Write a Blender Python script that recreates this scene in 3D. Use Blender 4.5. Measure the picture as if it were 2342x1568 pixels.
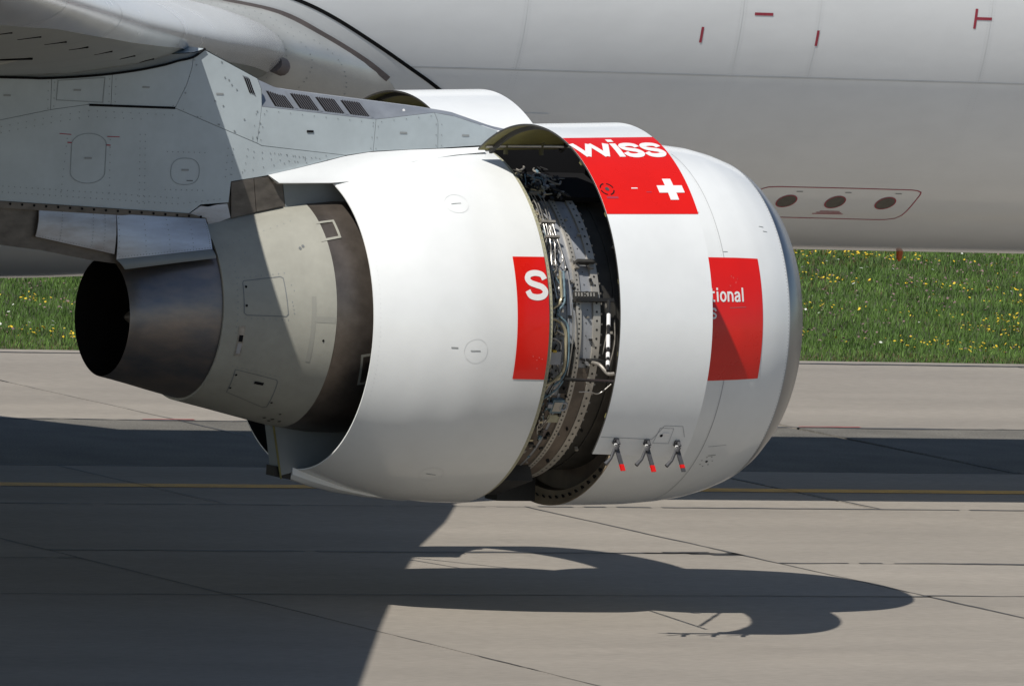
import bpy, math, random
import numpy as np
from mathutils import Matrix, Vector
R_ = math.radians
random.seed(7); rng = np.random.default_rng(7)
scene = bpy.context.scene
for o in list(bpy.data.objects): bpy.data.objects.remove(o)
COL = scene.collection

# ---------------------------------------------------------------- camera, sky, sun, exposure
SUN_A, SUN_B = 0.715, 0.415            # metres a shadow moves forward / to port for each metre of height
camd = bpy.data.cameras.new('camera'); cam = bpy.data.objects.new('camera', camd); COL.objects.link(cam)
camd.sensor_width = 36.0; camd.lens = 36*27400/2342; camd.clip_start = 1.0; camd.clip_end = 3000
_t, _p, _r = R_(30), R_(4.55), R_(3.5)
_F = Vector((math.sin(_t)*math.cos(_p), math.cos(_t)*math.cos(_p), -math.sin(_p)))
_Rt = Vector((math.cos(_t), -math.sin(_t), 0)); _U = _Rt.cross(_F)
_R2 = math.cos(_r)*_Rt + math.sin(_r)*_U; _U2 = math.cos(_r)*_U - math.sin(_r)*_Rt
m = Matrix((_R2, _U2, -_F)).transposed().to_4x4(); m.translation = (-50.94, -89.161, 10.448)
cam.matrix_world = m
scene.camera = cam

world = bpy.data.worlds.new('World'); scene.world = world; world.use_nodes = True
nt = world.node_tree; nt.nodes.clear()
sky = nt.nodes.new('ShaderNodeTexSky'); sky.sky_type = 'NISHITA'; sky.sun_disc = False
bg = nt.nodes.new('ShaderNodeBackground'); wo = nt.nodes.new('ShaderNodeOutputWorld')
to_sun = Vector((-SUN_A, -SUN_B, 1)).normalized()
sky.sun_elevation = math.asin(to_sun.z); sky.sun_rotation = math.atan2(to_sun.x, to_sun.y)
sky.air_density = 1.0; sky.dust_density = 0.5; sky.altitude = 430
bg.inputs['Strength'].default_value = 0.078
nt.links.new(sky.outputs[0], bg.inputs[0]); nt.links.new(bg.outputs[0], wo.inputs[0])
sd = bpy.data.lights.new('sun', 'SUN'); sd.energy = 4.85; sd.angle = R_(0.53); sd.color = (1, .955, .88)
sun = bpy.data.objects.new('sun', sd); COL.objects.link(sun)
sun.rotation_euler = to_sun.to_track_quat('Z', 'Y').to_euler(); sun.location = (-20, -10, 40)
scene.view_settings.view_transform = 'Standard'; scene.view_settings.look = 'None'
scene.view_settings.exposure = 0.06; scene.view_settings.gamma = 1.0

# ---------------------------------------------------------------- materials
def hexlin(r, g, b):
    f = lambda c: (c/255/12.92 if c/255 <= .04045 else ((c/255+.055)/1.055)**2.4)
    return (f(r), f(g), f(b), 1)
MATS = {}
def mat(name, col, rough=.5, metal=0.0, amp=.06, scale=3.0, stretch=(1, 1, 1), bump=0.0, bscale=40.0, coat=0.0,
        fine=0.0, fscale=60.0, tint=None, rvar=.1, spec=.5, island=0.0, objrand=0.0, bdist=.01, stain=0.0):
    """procedural surface: base colour broken up by two noises, roughness wear, optional relief"""
    m = bpy.data.materials.new(name); m.use_nodes = True; t = m.node_tree; N = t.nodes; L = t.links
    b = N['Principled BSDF']; b.inputs['Metallic'].default_value = metal
    b.inputs['Specular IOR Level'].default_value = spec; b.inputs['Coat Weight'].default_value = coat; b.inputs['Coat Roughness'].default_value = .08
    tc = N.new('ShaderNodeTexCoord'); mp = N.new('ShaderNodeMapping'); mp.inputs['Scale'].default_value = stretch
    L.new(tc.outputs['Object'], mp.inputs[0])
    n1 = N.new('ShaderNodeTexNoise'); n1.inputs['Scale'].default_value = scale; n1.inputs['Detail'].default_value = 6; n1.inputs['Roughness'].default_value = .6
    L.new(mp.outputs[0], n1.inputs['Vector'])
    c0 = Vector(col[:3])
    r1 = N.new('ShaderNodeMix'); r1.data_type = 'RGBA'
    lo = [max(0, v*(1-amp*2)) for v in c0]; hi = [min(1, v*(1+amp*2)) for v in c0]
    if tint: lo = list(tint[:3])
    r1.inputs[6].default_value = (*lo, 1); r1.inputs[7].default_value = (*hi, 1)
    rr = N.new('ShaderNodeMapRange'); rr.inputs[1].default_value = .3; rr.inputs[2].default_value = .7
    L.new(n1.outputs['Fac'], rr.inputs[0]); L.new(rr.outputs[0], r1.inputs[0])
    out = r1.outputs[2]
    if fine > 0:
        n2 = N.new('ShaderNodeTexNoise'); n2.inputs['Scale'].default_value = fscale; n2.inputs['Detail'].default_value = 4
        L.new(mp.outputs[0], n2.inputs['Vector'])
        v2 = N.new('ShaderNodeMapRange'); v2.inputs[1].default_value = .25; v2.inputs[2].default_value = .75; v2.inputs[3].default_value = 1-fine; v2.inputs[4].default_value = 1+fine
        L.new(n2.outputs['Fac'], v2.inputs[0])
        mx = N.new('ShaderNodeVectorMath'); mx.operation = 'SCALE'; L.new(out, mx.inputs[0]); L.new(v2.outputs[0], mx.inputs['Scale']); out = mx.outputs[0]
    if island > 0:
        g = N.new('ShaderNodeNewGeometry'); v3 = N.new('ShaderNodeMapRange'); v3.inputs[3].default_value = 1-island; v3.inputs[4].default_value = 1+island
        L.new(g.outputs['Random Per Island'], v3.inputs[0])
        mx = N.new('ShaderNodeVectorMath'); mx.operation = 'SCALE'; L.new(out, mx.inputs[0]); L.new(v3.outputs[0], mx.inputs['Scale']); out = mx.outputs[0]
    if stain > 0:
        n4 = N.new('ShaderNodeTexNoise'); n4.inputs['Scale'].default_value = .35; n4.inputs['Detail'].default_value = 7; n4.inputs['Roughness'].default_value = .65
        m4 = N.new('ShaderNodeMapping'); m4.inputs['Scale'].default_value = (.45, 1.6, 1); L.new(tc.outputs['Object'], m4.inputs[0]); L.new(m4.outputs[0], n4.inputs['Vector'])
        v4 = N.new('ShaderNodeMapRange'); v4.inputs[1].default_value = .42; v4.inputs[2].default_value = .68; v4.inputs[3].default_value = 1; v4.inputs[4].default_value = 1-stain
        L.new(n4.outputs['Fac'], v4.inputs[0])
        mx = N.new('ShaderNodeVectorMath'); mx.operation = 'SCALE'; L.new(out, mx.inputs[0]); L.new(v4.outputs[0], mx.inputs['Scale']); out = mx.outputs[0]
    if objrand > 0:
        oi = N.new('ShaderNodeObjectInfo'); v5 = N.new('ShaderNodeMapRange'); v5.inputs[3].default_value = 1-objrand; v5.inputs[4].default_value = 1+objrand
        L.new(oi.outputs['Random'], v5.inputs[0])
        mx = N.new('ShaderNodeVectorMath'); mx.operation = 'SCALE'; L.new(out, mx.inputs[0]); L.new(v5.outputs[0], mx.inputs['Scale']); out = mx.outputs[0]
    L.new(out, b.inputs['Base Color'])
    vr = N.new('ShaderNodeMapRange'); vr.inputs[3].default_value = max(.02, rough-rvar/2); vr.inputs[4].default_value = min(1, rough+rvar/2)
    L.new(n1.outputs['Fac'], vr.inputs[0]); L.new(vr.outputs[0], b.inputs['Roughness'])
    if bump > 0:
        n3 = N.new('ShaderNodeTexNoise'); n3.inputs['Scale'].default_value = bscale; n3.inputs['Detail'].default_value = 5
        L.new(mp.outputs[0], n3.inputs['Vector'])
        bp = N.new('ShaderNodeBump'); bp.inputs['Strength'].default_value = bump; bp.inputs['Distance'].default_value = bdist
        L.new(n3.outputs['Fac'], bp.inputs['Height']); L.new(bp.outputs[0], b.inputs['Normal'])
    MATS[name] = m; return m

mat('white_paint', (.70, .718, .72), .24, amp=.02, scale=1.2, coat=.25, fine=.015, fscale=7, rvar=.1, bump=.12, bscale=1.6, bdist=.02, stain=.035)
mat('fuselage_paint', (.78, .80, .81), .22, amp=.02, scale=.8, coat=.5, fine=.02, fscale=5, stretch=(.6, 1, 1.4), bump=.10, bscale=.9, bdist=.03, stain=.05)
mat('red_paint', (.62, .009, .004), .28, amp=.03, scale=2, coat=.25)
mat('letter_white', (.72, .72, .715), .35, amp=.01)
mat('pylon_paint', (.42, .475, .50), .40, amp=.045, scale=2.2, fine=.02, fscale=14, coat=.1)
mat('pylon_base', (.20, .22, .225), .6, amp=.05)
mat('vent_metal', (.25, .27, .30), .38, metal=.35, amp=.06, scale=6)
mat('dark_gap', (.010, .010, .011), .85, amp=.02, spec=.1)  # gaps and seals, plus shade painted onto the shell and beam under the hinge
mat('seam', (.16, .17, .175), .7, amp=.05)
mat('seam_soft', (.33, .34, .35), .6, amp=.05)
mat('pylon_line', (.25, .28, .29), .6, amp=.05)
mat('cover_seam', (.58, .59, .59), .5, amp=.03)
mat('skin_seam', (.68, .69, .69), .5, amp=.05)
mat('vent_bar', (.10, .10, .11), .5, metal=.3, amp=.1)
mat('rivet', (.24, .265, .275), .6, amp=.05)
mat('core_cowl', (.315, .31, .268), .5, amp=.05, scale=3, fine=.03, fscale=20)
mat('core_patch', (.275, .272, .24), .5, amp=.04)
mat('titanium', (.17, .145, .125), .42, metal=.75, amp=.12, scale=5, fine=.05, fscale=18)
mat('brown_metal', (.13, .115, .10), .5, metal=.5, amp=.15, scale=6, stretch=(1, 1, 2))
mat('nozzle_metal', (.235, .19, .155), .40, metal=.8, amp=.2, scale=2.6, stretch=(.6, 1, 1.6), tint=(.145, .15, .165), fine=.05, fscale=12, rvar=.12)
mat('nozzle_dark', (.02, .017, .015), .6, metal=.3, amp=.1)
mat('aft_fairing', (.50, .54, .60), .42, metal=.3, amp=.07, scale=2.2, tint=(.27, .245, .23), fine=.04, stretch=(.6, 1, 2.2))
mat('aft_bright', (.56, .61, .68), .40, metal=.3, amp=.08, scale=2.0, tint=(.36, .36, .38), fine=.04, stretch=(.5, 1, 2.6))
mat('lip_metal', (.29, .30, .315), .30, metal=.95, amp=.04, scale=2, rvar=.04)
mat('slat_metal', (.66, .67, .68), .26, metal=.6, amp=.05, scale=1.5, stretch=(1, .3, 1), fine=.03, fscale=8)
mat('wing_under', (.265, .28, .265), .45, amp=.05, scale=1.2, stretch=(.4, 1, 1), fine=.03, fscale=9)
mat('root_fairing', (.46, .475, .47), .30, metal=.35, amp=.05, scale=1.5, fine=.02)
mat('olive_primer', (.155, .14, .045), .6, amp=.12, scale=6)
mat('olive_dark', (.07, .065, .025), .6, amp=.12, scale=6)
mat('ring_olive', (.36, .345, .24), .5, amp=.08, scale=8)
mat('case_grey', (.31, .32, .34), .42, metal=.25, amp=.06, scale=4, fine=.04, fscale=25)
mat('case_flange', (.42, .395, .35), .4, metal=.45, amp=.08, scale=8)
mat('case_dark', (.04, .038, .034), .55, metal=.2, amp=.2, scale=4)
mat('case_brown', (.135, .108, .085), .55, metal=.1, amp=.15, scale=5)
mat('rim_brown', (.27, .215, .15), .55, amp=.12, scale=6)
mat('steel_pipe', (.46, .445, .42), .36, metal=.9, amp=.06, scale=10)
mat('brass_pipe', (.48, .43, .30), .35, metal=.6, amp=.08, scale=10)
mat('blue_hose', (.13, .20, .24), .5, amp=.15, scale=20)
mat('bracket_metal', (.30, .28, .25), .5, metal=.5, amp=.15, scale=20)
mat('black_plastic', (.016, .016, .016), .5, amp=.1, spec=.3)
mat('yellow_mark', (.55, .36, .03), .5, amp=.08)
mat('orange_lens', (.42, .09, .015), .3, amp=.08)
mat('brown_seal', (.16, .135, .13), .7, amp=.1)
mat('mark_red', (.34, .035, .06), .5, amp=.05)
mat('print_grey', (.27, .285, .285), .6, amp=.05)
mat('latch_metal', (.05, .05, .055), .7, metal=.0, amp=.1, scale=30)
mat('disc_grey', (.13, .125, .11), .5, metal=.3, amp=.1, scale=20)
mat('concrete', (.275, .248, .213), .9, amp=.05, scale=.5, stretch=(.22, 1, 1), fine=.13, fscale=30, bump=.4, bscale=55, spec=.2, tint=(.234, .212, .184), objrand=.05, stain=.13)
mat('asphalt', (.135, .127, .112), .9, amp=.10, scale=1.2, fine=.30, fscale=40, bump=.8, bscale=60, spec=.2, objrand=.04)
mat('tar', (.050, .047, .046), .6, amp=.2, scale=8)
mat('line_yellow', (.62, .33, .03), .7, amp=.10, scale=5, fine=.12, fscale=40)
mat('line_red', (.36, .06, .05), .7, amp=.1, scale=8)
mat('soil', (.055, .055, .028), .95, amp=.2, scale=1.5, fine=.3, fscale=12, tint=(.045, .06, .02))
mat('grass_blade', (.064, .112, .024), .6, amp=.3, scale=.9, tint=(.036, .075, .016), island=.5, spec=.2)
mat('dry_blade', (.105, .080, .042), .7, amp=.2, scale=2, island=.4, spec=.2)
mat('petal_yellow', (.60, .42, .02), .6, amp=.1, island=.2)
mat('petal_white', (.50, .52, .46), .6, amp=.08, island=.15)
mat('petal_mauve', (.17, .105, .105), .7, amp=.1, island=.3)

# ---------------------------------------------------------------- mesh helpers
def mesh_obj(name, verts, faces, mt, parent=None, smooth=False, angle=38, mats=None, fmat=None):
    me = bpy.data.meshes.new(name); me.from_pydata([tuple(v) for v in verts], [], faces)
    for q in (mats or [mt]): me.materials.append(MATS[q])
    if fmat: me.polygons.foreach_set('material_index', fmat)
    if smooth:
        me.polygons.foreach_set('use_smooth', [True]*len(me.polygons)); me.set_sharp_from_angle(angle=R_(angle))
    me.update(); o = bpy.data.objects.new(name, me); COL.objects.link(o)
    if parent: put(o, parent)
    return o
def put(o, parent):
    o.parent = parent; base = parent
    if parent.parent is None and parent.type == 'EMPTY': o.matrix_parent_inverse = Matrix.Translation(-parent.location)
def tag(o, label=None, cat=None, group=None, kind=None):
    for k, v in (('label', label), ('category', cat), ('group', group), ('kind', kind)):
        if v: o[k] = v
    return o
class MB:
    def __init__(s): s.v, s.f, s.m = [], [], []; s.cur = 0
    def add(s, vs, fs):
        n = len(s.v); s.v += [tuple(map(float, v)) for v in vs]; s.f += [tuple(i+n for i in f) for f in fs]; s.m += [s.cur]*len(fs); return s
    def grid(s, pts, flip=False, closed=False):
        nu, nv = len(pts), len(pts[0]); fs = []
        for i in range(nu-1):
            for j in range(nv if closed else nv-1):
                k = (j+1) % nv; q = (i*nv+j, (i+1)*nv+j, (i+1)*nv+k, i*nv+k); fs.append(q[::-1] if flip else q)
        return s.add([p for r in pts for p in r], fs)
    def box(s, c, d, ax=None):
        ax = ax or ((1, 0, 0), (0, 1, 0), (0, 0, 1)); c = Vector(c); a = [Vector(x)*h/2 for x, h in zip(ax, d)]
        vs = [c+a[0]*i+a[1]*j+a[2]*k for i in (-1, 1) for j in (-1, 1) for k in (-1, 1)]
        return s.add(vs, [(0, 1, 3, 2), (4, 6, 7, 5), (0, 4, 5, 1), (2, 3, 7, 6), (0, 2, 6, 4), (1, 5, 7, 3)])
    def tube(s, pts, r, n=8, sm=True, cap=True):
        pts = [Vector(p) for p in pts]
        if sm and len(pts) > 2: pts = catmull(pts, 5)
        rings = []; up = Vector((.3, .2, 1)).normalized()
        for i, p in enumerate(pts):
            d = (pts[min(i+1, len(pts)-1)]-pts[max(i-1, 0)]).normalized()
            a = d.cross(up); a = a.normalized() if a.length > 1e-4 else Vector((1, 0, 0)); b = d.cross(a)
            rr = r[i] if isinstance(r, (list, tuple)) else r
            rings.append([p+a*rr*math.cos(2*math.pi*k/n)+b*rr*math.sin(2*math.pi*k/n) for k in range(n)])
        s.grid(rings, closed=True)
        if cap:
            s.add(rings[0], [tuple(range(n))]); s.add(rings[-1], [tuple(range(n))[::-1]])
        return s
    def disc(s, c, nrm, r, n=8, r2=None, ux=None):
        nrm = Vector(nrm).normalized(); a = Vector(ux).normalized() if ux else nrm.orthogonal().normalized(); b = nrm.cross(a); c = Vector(c)
        return s.add([c+a*r*math.cos(2*math.pi*k/n)+b*(r2 or r)*math.sin(2*math.pi*k/n) for k in range(n)], [tuple(range(n))])
    def obj(s, name, mt, parent=None, smooth=True, angle=38, mats=None):
        return mesh_obj(name, s.v, s.f, mt, parent, smooth, angle, mats, s.m if mats else None)
def catmull(p, k):
    out = []
    for i in range(len(p)-1):
        a, b, c, d = p[max(i-1, 0)], p[i], p[i+1], p[min(i+2, len(p)-1)]
        for j in range(k):
            t = j/k; out.append(.5*((2*b)+(c-a)*t+(2*a-5*b+4*c-d)*t*t+(3*b-a-3*c+d)*t**3))
    return out+[p[-1]]
def lin(x, xs, ys): return float(np.interp(x, xs, ys))

# ---------------------------------------------------------------- the ground: apron, slabs, joints, verge
apron = MB(); apron.add([(-160, -170, -.03), (190, -170, -.03), (190, 22.9, -.03), (-160, 22.9, -.03)], [(0, 1, 2, 3)])
apron = tag(apron.obj('apron', 'concrete', smooth=False), kind='structure')
field = MB(); field.add([(-400, 22.9, -.02), (500, 22.9, -.02), (500, 700, -.02), (-400, 700, -.02)], [(0, 1, 2, 3)])
field = tag(field.obj('meadow', 'soil', smooth=False), kind='structure')
cols_near = [-23.0, -15.9, -8.84, -1.77, 5.30, 12.37, 19.44, 26.5]
rows_mid = {-23.0: 3.4, -15.9: 3.9, -8.84: 3.35, -1.77: 3.95, 5.30: 3.15, 12.37: 3.8, 19.44: 3.4}
slabs = []      # x0,x1,y0,y1,material
for a, b in zip(cols_near[:-1], cols_near[1:]):
    ym = rows_mid[a]; slabs += [(a, b, ym, 7.78, 'concrete'), (a, b, .62, ym, 'concrete'), (a, b, -6.9, .62, 'concrete'), (a, b, -14.2, -6.9, 'concrete')]
for a in (-19.2, -12.1, -5.02, 2.05, 9.15, 16.2): slabs.append((a, a+7.08, 7.78, 11.15, 'concrete'))
for a in (-22.6, -15.5, -8.42, -1.35, 5.75, 12.95, 20.0): slabs += [(a, a+7.1, 11.15, 15.55, 'asphalt'), (a, a+7.1, 15.55, 22.55, 'concrete')]
sl = None
g = .012
for (x0, x1, y0, y1, mt) in slabs:
    b = MB(); b.box(((x0+x1)/2, (y0+y1)/2, -.0145), (x1-x0-2*g, y1-y0-2*g, .029)); b.obj('slab', mt, apron, smooth=False)
b = MB(); b.box((2, 22.73, -.0105), (52, .30, .029)); b.obj('edge_strip', 'concrete', apron, smooth=False)
def tar_line(p, q, w=.045, seed=0, name='joint_sealant', mt='tar', z=.004, gaps=0.0):
    """irregular bead of sealant between two points of the pavement"""
    r = random.Random(seed); p = Vector((*p, z)); q = Vector((*q, z)); d = q-p; n = max(2, int(d.length/.12)); d.normalize(); s = Vector((-d.y, d.x, 0))
    b = MB(); rows = []; off = 0; ww = w
    for i in range(n+1):
        off = off*.8+r.uniform(-1, 1)*w*.22; ww = max(w*.25, min(w*1.6, ww+r.uniform(-1, 1)*w*.28))
        c = p+(q-p)*(i/n)+s*off; rows.append([c-s*ww/2, c+s*ww/2])
    seg = [rows[0]]
    for i in range(1, n+1):
        if gaps and r.random() < gaps:
            if len(seg) > 1: b.grid(seg)
            seg = []
        seg.append(rows[i])
    if len(seg) > 1: b.grid(seg)
    if b.v: return b.obj(name, mt, apron, smooth=False)
k = 0
for x in cols_near[1:-1]: tar_line((x, -14), (x-.03, 7.78), .035, k); k += 1
for a, b_ in zip(cols_near[:-1], cols_near[1:]):
    for y, w, gp in ((rows_mid[a], .07, .04), (.62, .06, .03), (7.78, .04, .12), (-6.9, .06, .05)):
        tar_line((a, y), (b_, y-.06), w, k, gaps=gp); k += 1
for a in (2.05, 9.15): tar_line((a, 11.1), (a+.05, 7.8), .03, k, gaps=.02); k += 1
for a in (-1.35, 5.75, 12.95): tar_line((a+.02, 22.5), (a-.05, 11.2), .032, k); k += 1
for y, w in ((15.55, .10), (22.57, .075), (11.15, .03)): tar_line((-16, y), (27, y), w, k); k += 1
for i, (x0, x1, y) in enumerate(((4.55, 5.05, 3.98), (4.75, 5.28, 3.86), (4.3, 4.9, 3.9), (4.95, 5.3, 3.80))): tar_line((x0, y), (x1, y+.02), .07, 300+i, 'tar_smear')
for x0, x1 in ((5.35, 5.95), (13.0, 13.75)): tar_line((x0, 15.60), (x1, 15.60), .045, 400, 'red_dash', 'line_red', .006)
b = MB(); b.add([(-24, 9.23, .004), (28, 9.23, .004), (28, 9.53, .004), (-24, 9.53, .004)], [(0, 1, 2, 3)]); b.obj('taxi_line', 'line_yellow', apron, smooth=False)

# verge: blades and flowers
def blades(n, xr, yr, hmin, hmax, w, seed, clump=None, y_front=22.95):
    r = np.random.default_rng(seed)
    y = yr[0]+(yr[1]-yr[0])*r.random(n)**1.15; x = xr[0]+(xr[1]-xr[0])*r.random(n)+(y-yr[0])*.577
    if clump is not None:
        keep = clump(x, y, r); x, y = x[keep], y[keep]
    n = len(x); h = (hmin+(hmax-hmin)*r.random(n)**1.5)*np.clip(.45+(y-y_front)/2.2, .45, 1)
    a = r.random(n)*2*np.pi; bend = h*(.15+.5*r.random(n)); b2 = r.random(n)*2*np.pi
    ww = w*(.6+.8*r.random(n)); ca, sa = np.cos(a)*ww/2, np.sin(a)*ww/2
    P = np.zeros((n, 5, 3))
    for j, (fz, fb, fw) in enumerate(((0, 0, 1), (0, 0, -1), (.6, .3, -.8), (.6, .3, .8), (1, 1, 0))):
        P[:, j, 0] = x+ca*fw+np.cos(b2)*bend*fb; P[:, j, 1] = y+sa*fw+np.sin(b2)*bend*fb; P[:, j, 2] = -.02+h*fz
    return P.reshape(-1, 3), n
def raw_mesh(name, V, quads, tris, mt):
    me = bpy.data.meshes.new(name); nl = 4*len(quads)+3*len(tris); npoly = len(quads)+len(tris)
    me.vertices.add(len(V)); me.vertices.foreach_set('co', V.ravel()); me.loops.add(nl); me.polygons.add(npoly)
    me.loops.foreach_set('vertex_index', np.concatenate([np.asarray(quads).ravel(), np.asarray(tris).ravel()]).astype(np.int32))
    st = np.concatenate([np.arange(len(quads))*4, 4*len(quads)+np.arange(len(tris))*3]).astype(np.int32)
    me.polygons.foreach_set('loop_start', st); me.materials.append(MATS[mt]); me.update(calc_edges=True); me.validate()
    o = bpy.data.objects.new(name, me); COL.objects.link(o); return o
def blade_obj(name, V, n, mt):
    i = np.arange(n)[:, None]*5; return raw_mesh(name, V, i+np.array([[0, 1, 2, 3]]), i+np.array([[3, 2, 4]]), mt)
def wave(x, y, s, k=0.0): return np.sin(x*s+k)*np.cos(y*s*.8+k*2)+.6*np.sin((x*.7+y*1.1)*s*1.9+k)
V, n = blades(420000, (-6, 24), (22.9, 44), .03, .11, .008, 1)
tag(blade_obj('meadow_grass', V, n, 'grass_blade'), 'long green meadow grass on the verge behind the airliner', 'grass', kind='stuff')
V, n = blades(110000, (-6, 24), (22.9, 44), .03, .11, .008, 2, lambda x, y, r: (wave(x, y, 1.1, 1.) > .3+.6*r.random(len(x))) | ((y < 23.7) & (r.random(len(x)) < .75)))
tag(blade_obj('dry_grass', V, n, 'dry_blade'), 'brownish dry stalks mixed through the meadow grass', 'grass', kind='stuff')
def flowers(name, n, mt, size, flat, zr, seed, cl, label):
    r = np.random.default_rng(seed); y = 23.5+19*r.random(n); x = -6+30*r.random(n)+(y-22.9)*.577
    keep = wave(x, y, *cl[:2])+cl[2]*r.standard_normal(n) > cl[3]; x, y = x[keep], y[keep]; n = len(x)
    z = (zr[0]+(zr[1]-zr[0])*r.random(n))*np.clip(.5+(y-22.95)/2.2, .5, 1); s = size*(.6+.8*r.random(n)); K = 6
    P = np.zeros((n, K+1, 3)); tx, ty = r.standard_normal(n)*.35, r.standard_normal(n)*.35
    P[:, K] = np.stack([x, y, z+s*flat], -1)
    for j in range(K):
        dx, dy = np.cos(j*2*np.pi/K)*s*(.8+.4*r.random(n)), np.sin(j*2*np.pi/K)*s*(.8+.4*r.random(n)); P[:, j] = np.stack([x+dx, y+dy, z+dx*tx+dy*ty], -1)
    tri = (np.arange(n)[:, None, None]*(K+1)+np.array([[j, (j+1) % K, K] for j in range(K)])[None]).reshape(-1, 3)
    return tag(raw_mesh(name, P.reshape(-1, 3), np.zeros((0, 4), int), tri, mt), label, 'flowers', kind='stuff')
flowers('yellow_flowers', 34000, 'petal_yellow', .014, .5, (.08, .14), 11, (1.15, .4, .38, .72), 'small yellow wildflowers scattered through the verge')
flowers('white_flowers', 4500, 'petal_white', .018, .2, (.09, .15), 12, (.9, 2., .6, .85), 'flat white flower heads scattered through the verge')
flowers('mauve_flowers', 12000, 'petal_mauve', .014, .8, (.05, .11), 13, (1.7, 3.1, .5, .75), 'dull mauve clover heads scattered through the verge')

# ---------------------------------------------------------------- the airliner
FY, FZ, FR = 9.4, 5.17, 2.82                 # fuselage axis and radius
ZC = 2.425                                   # engine axis height; the engine axis is the world X axis at that height
plane = bpy.data.objects.new('airliner', None); COL.objects.link(plane); plane.location = (-4, FY, 0); plane.empty_display_size = 2
tag(plane, 'white twin engine airliner with one engine cowl swung open above the apron', 'airliner')

# surfaces as functions (X, angle from the top towards the camera in degrees, height off the skin)
PR_REV = ([-1.553, -1.35, -1.1, -.7, -.3, 0], [1.28, 1.352, 1.43, 1.512, 1.545, 1.55])
def s_rev(x, t, h=0):
    r = lin(x, *PR_REV)+h; t = R_(t); return Vector((x, -r*math.sin(t), ZC+r*math.cos(t)))
PR_INL = ([.92, 1.2, 1.6, 1.9, 2.112, 2.3, 2.492, 2.58, 2.652, 2.69, 2.712], [1.566, 1.567, 1.566, 1.548, 1.523, 1.479, 1.41, 1.352, 1.285, 1.25, 1.222])
def s_inl(x, t, h=0):
    r = lin(x, *PR_INL)+h; t = R_(t); return Vector((x, -r*math.sin(t), ZC+.042*(x-.92)/1.79+r*math.cos(t)))
PR_CORE = ([-2.74, -2.4, -2.1, -1.75, -1.5, -1.2, -.9], [.80, .868, .93, 1.0, 1.03, 1.03, 1.0])
def s_core(x, t, h=0):
    r = lin(x, *PR_CORE)+h; t = R_(t); return Vector((x, -r*math.sin(t), ZC+lin(x, [-2.74, -1.2], [.10, .07])+r*math.cos(t)))
D_T0, D_AL, D_XA, D_XF, D_END = math.degrees(.367), .961, -.252, .625, 182.5
def s_door(x, t, h=0, side=1):
    r0 = 1.655+.030*(x-D_XA)/(D_XF-D_XA); r = r0+h; t = R_(t); t0 = R_(D_T0)
    hy, hz = -1.644*math.sin(t0), 1.644*math.cos(t0); dy, dz = -r*math.sin(t)-hy, r*math.cos(t)-hz
    y = hy+dy*math.cos(D_AL)+dz*math.sin(D_AL); z = hz-dy*math.sin(D_AL)+dz*math.cos(D_AL)
    return Vector((x, y, ZC+z)) if side > 0 else Vector((x+.37, -y, ZC+z+.05))
def s_fus(x, phi, h=0):                       # phi: degrees below the widest line, camera side
    r = FR+h; p = R_(phi); return Vector((x, FY-r*math.cos(p), FZ-r*math.sin(p)))
def s_case(x, t, h=0):
    r = 1.33+h; t = R_(t); return Vector((x, -r*math.sin(t), ZC+r*math.cos(t)))
def s_pyl(x, z, h=0): return Vector((x, -.352-h, z))

def patch(name, surf, x0, x1, t0, t1, mt, parent, h=.003, nx=10, nt_=24, edge=None):
    b = MB(); rows = []
    for i in range(nx+1):
        x = x0+(x1-x0)*i/nx; rows.append([surf(x, t0+(t1-t0)*j/nt_, h) for j in range(nt_+1)])
    b.grid(rows); return b.obj(name, mt, parent)
def strokes(b, surf, lines, rm, h, step=.03):
    """lines: [(points (X, t), width)]; rm = metres per degree of t"""
    for pts, w in lines:
        q = [Vector((x, t*rm, 0)) for x, t in pts]; fine = [q[0]]
        for a, c in zip(q[:-1], q[1:]):
            n = max(1, int((c-a).length/step)); fine += [a+(c-a)*(i+1)/n for i in range(n)]
        closed = (fine[0]-fine[-1]).length < 1e-5; rows = []
        for i, p in enumerate(fine):
            d0 = fine[i]-fine[i-1] if i > 0 else (fine[0]-fine[-2] if closed else fine[1]-fine[0])
            d1 = fine[i+1]-fine[i] if i < len(fine)-1 else (fine[1]-fine[0] if closed else d0)
            d0 = d0.normalized(); d1 = d1.normalized(); n0 = Vector((-d0.y, d0.x, 0)); n1 = Vector((-d1.y, d1.x, 0)); n = (n0+n1)
            n = n.normalized() if n.length > 1e-3 else n0
            k_ = w/2/max(.45, n.dot(n0)); rows.append([p-n*k_, p+n*k_])
        b.grid([[surf(v.x, v.y/rm, h) for v in r] for r in rows])
    return b
def line(name, surf, pts, w, rm, mt, parent, h=.0025):
    return strokes(MB(), surf, [(pts, w)], rm, h).obj(name, mt, parent)
def circle_pts(x, t, r, rm, n=28, a0=0, a1=360): return [(x+r*math.cos(R_(a0+(a1-a0)*i/n)), t+r/rm*math.sin(R_(a0+(a1-a0)*i/n))) for i in range(n+1)]
def rivets(name, surf, pts, parent, r=.006, h=.003, mt='rivet'):
    b = MB()
    for x, t in pts:
        p = surf(x, t, h); nrm = (surf(x, t, h+.05)-p); b.disc(p, nrm, r, 6)
    return tag(b.obj(name, mt, parent, smooth=False), kind='stuff')
def along(pts, d, rm):
    out = []; 
    for a, c in zip(pts[:-1], pts[1:]):
        L = math.hypot(c[0]-a[0], (c[1]-a[1])*rm); n = max(1, int(L/d)); out += [(a[0]+(c[0]-a[0])*i/n, a[1]+(c[1]-a[1])*i/n) for i in range(n)]
    return out+[pts[-1]]
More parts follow.
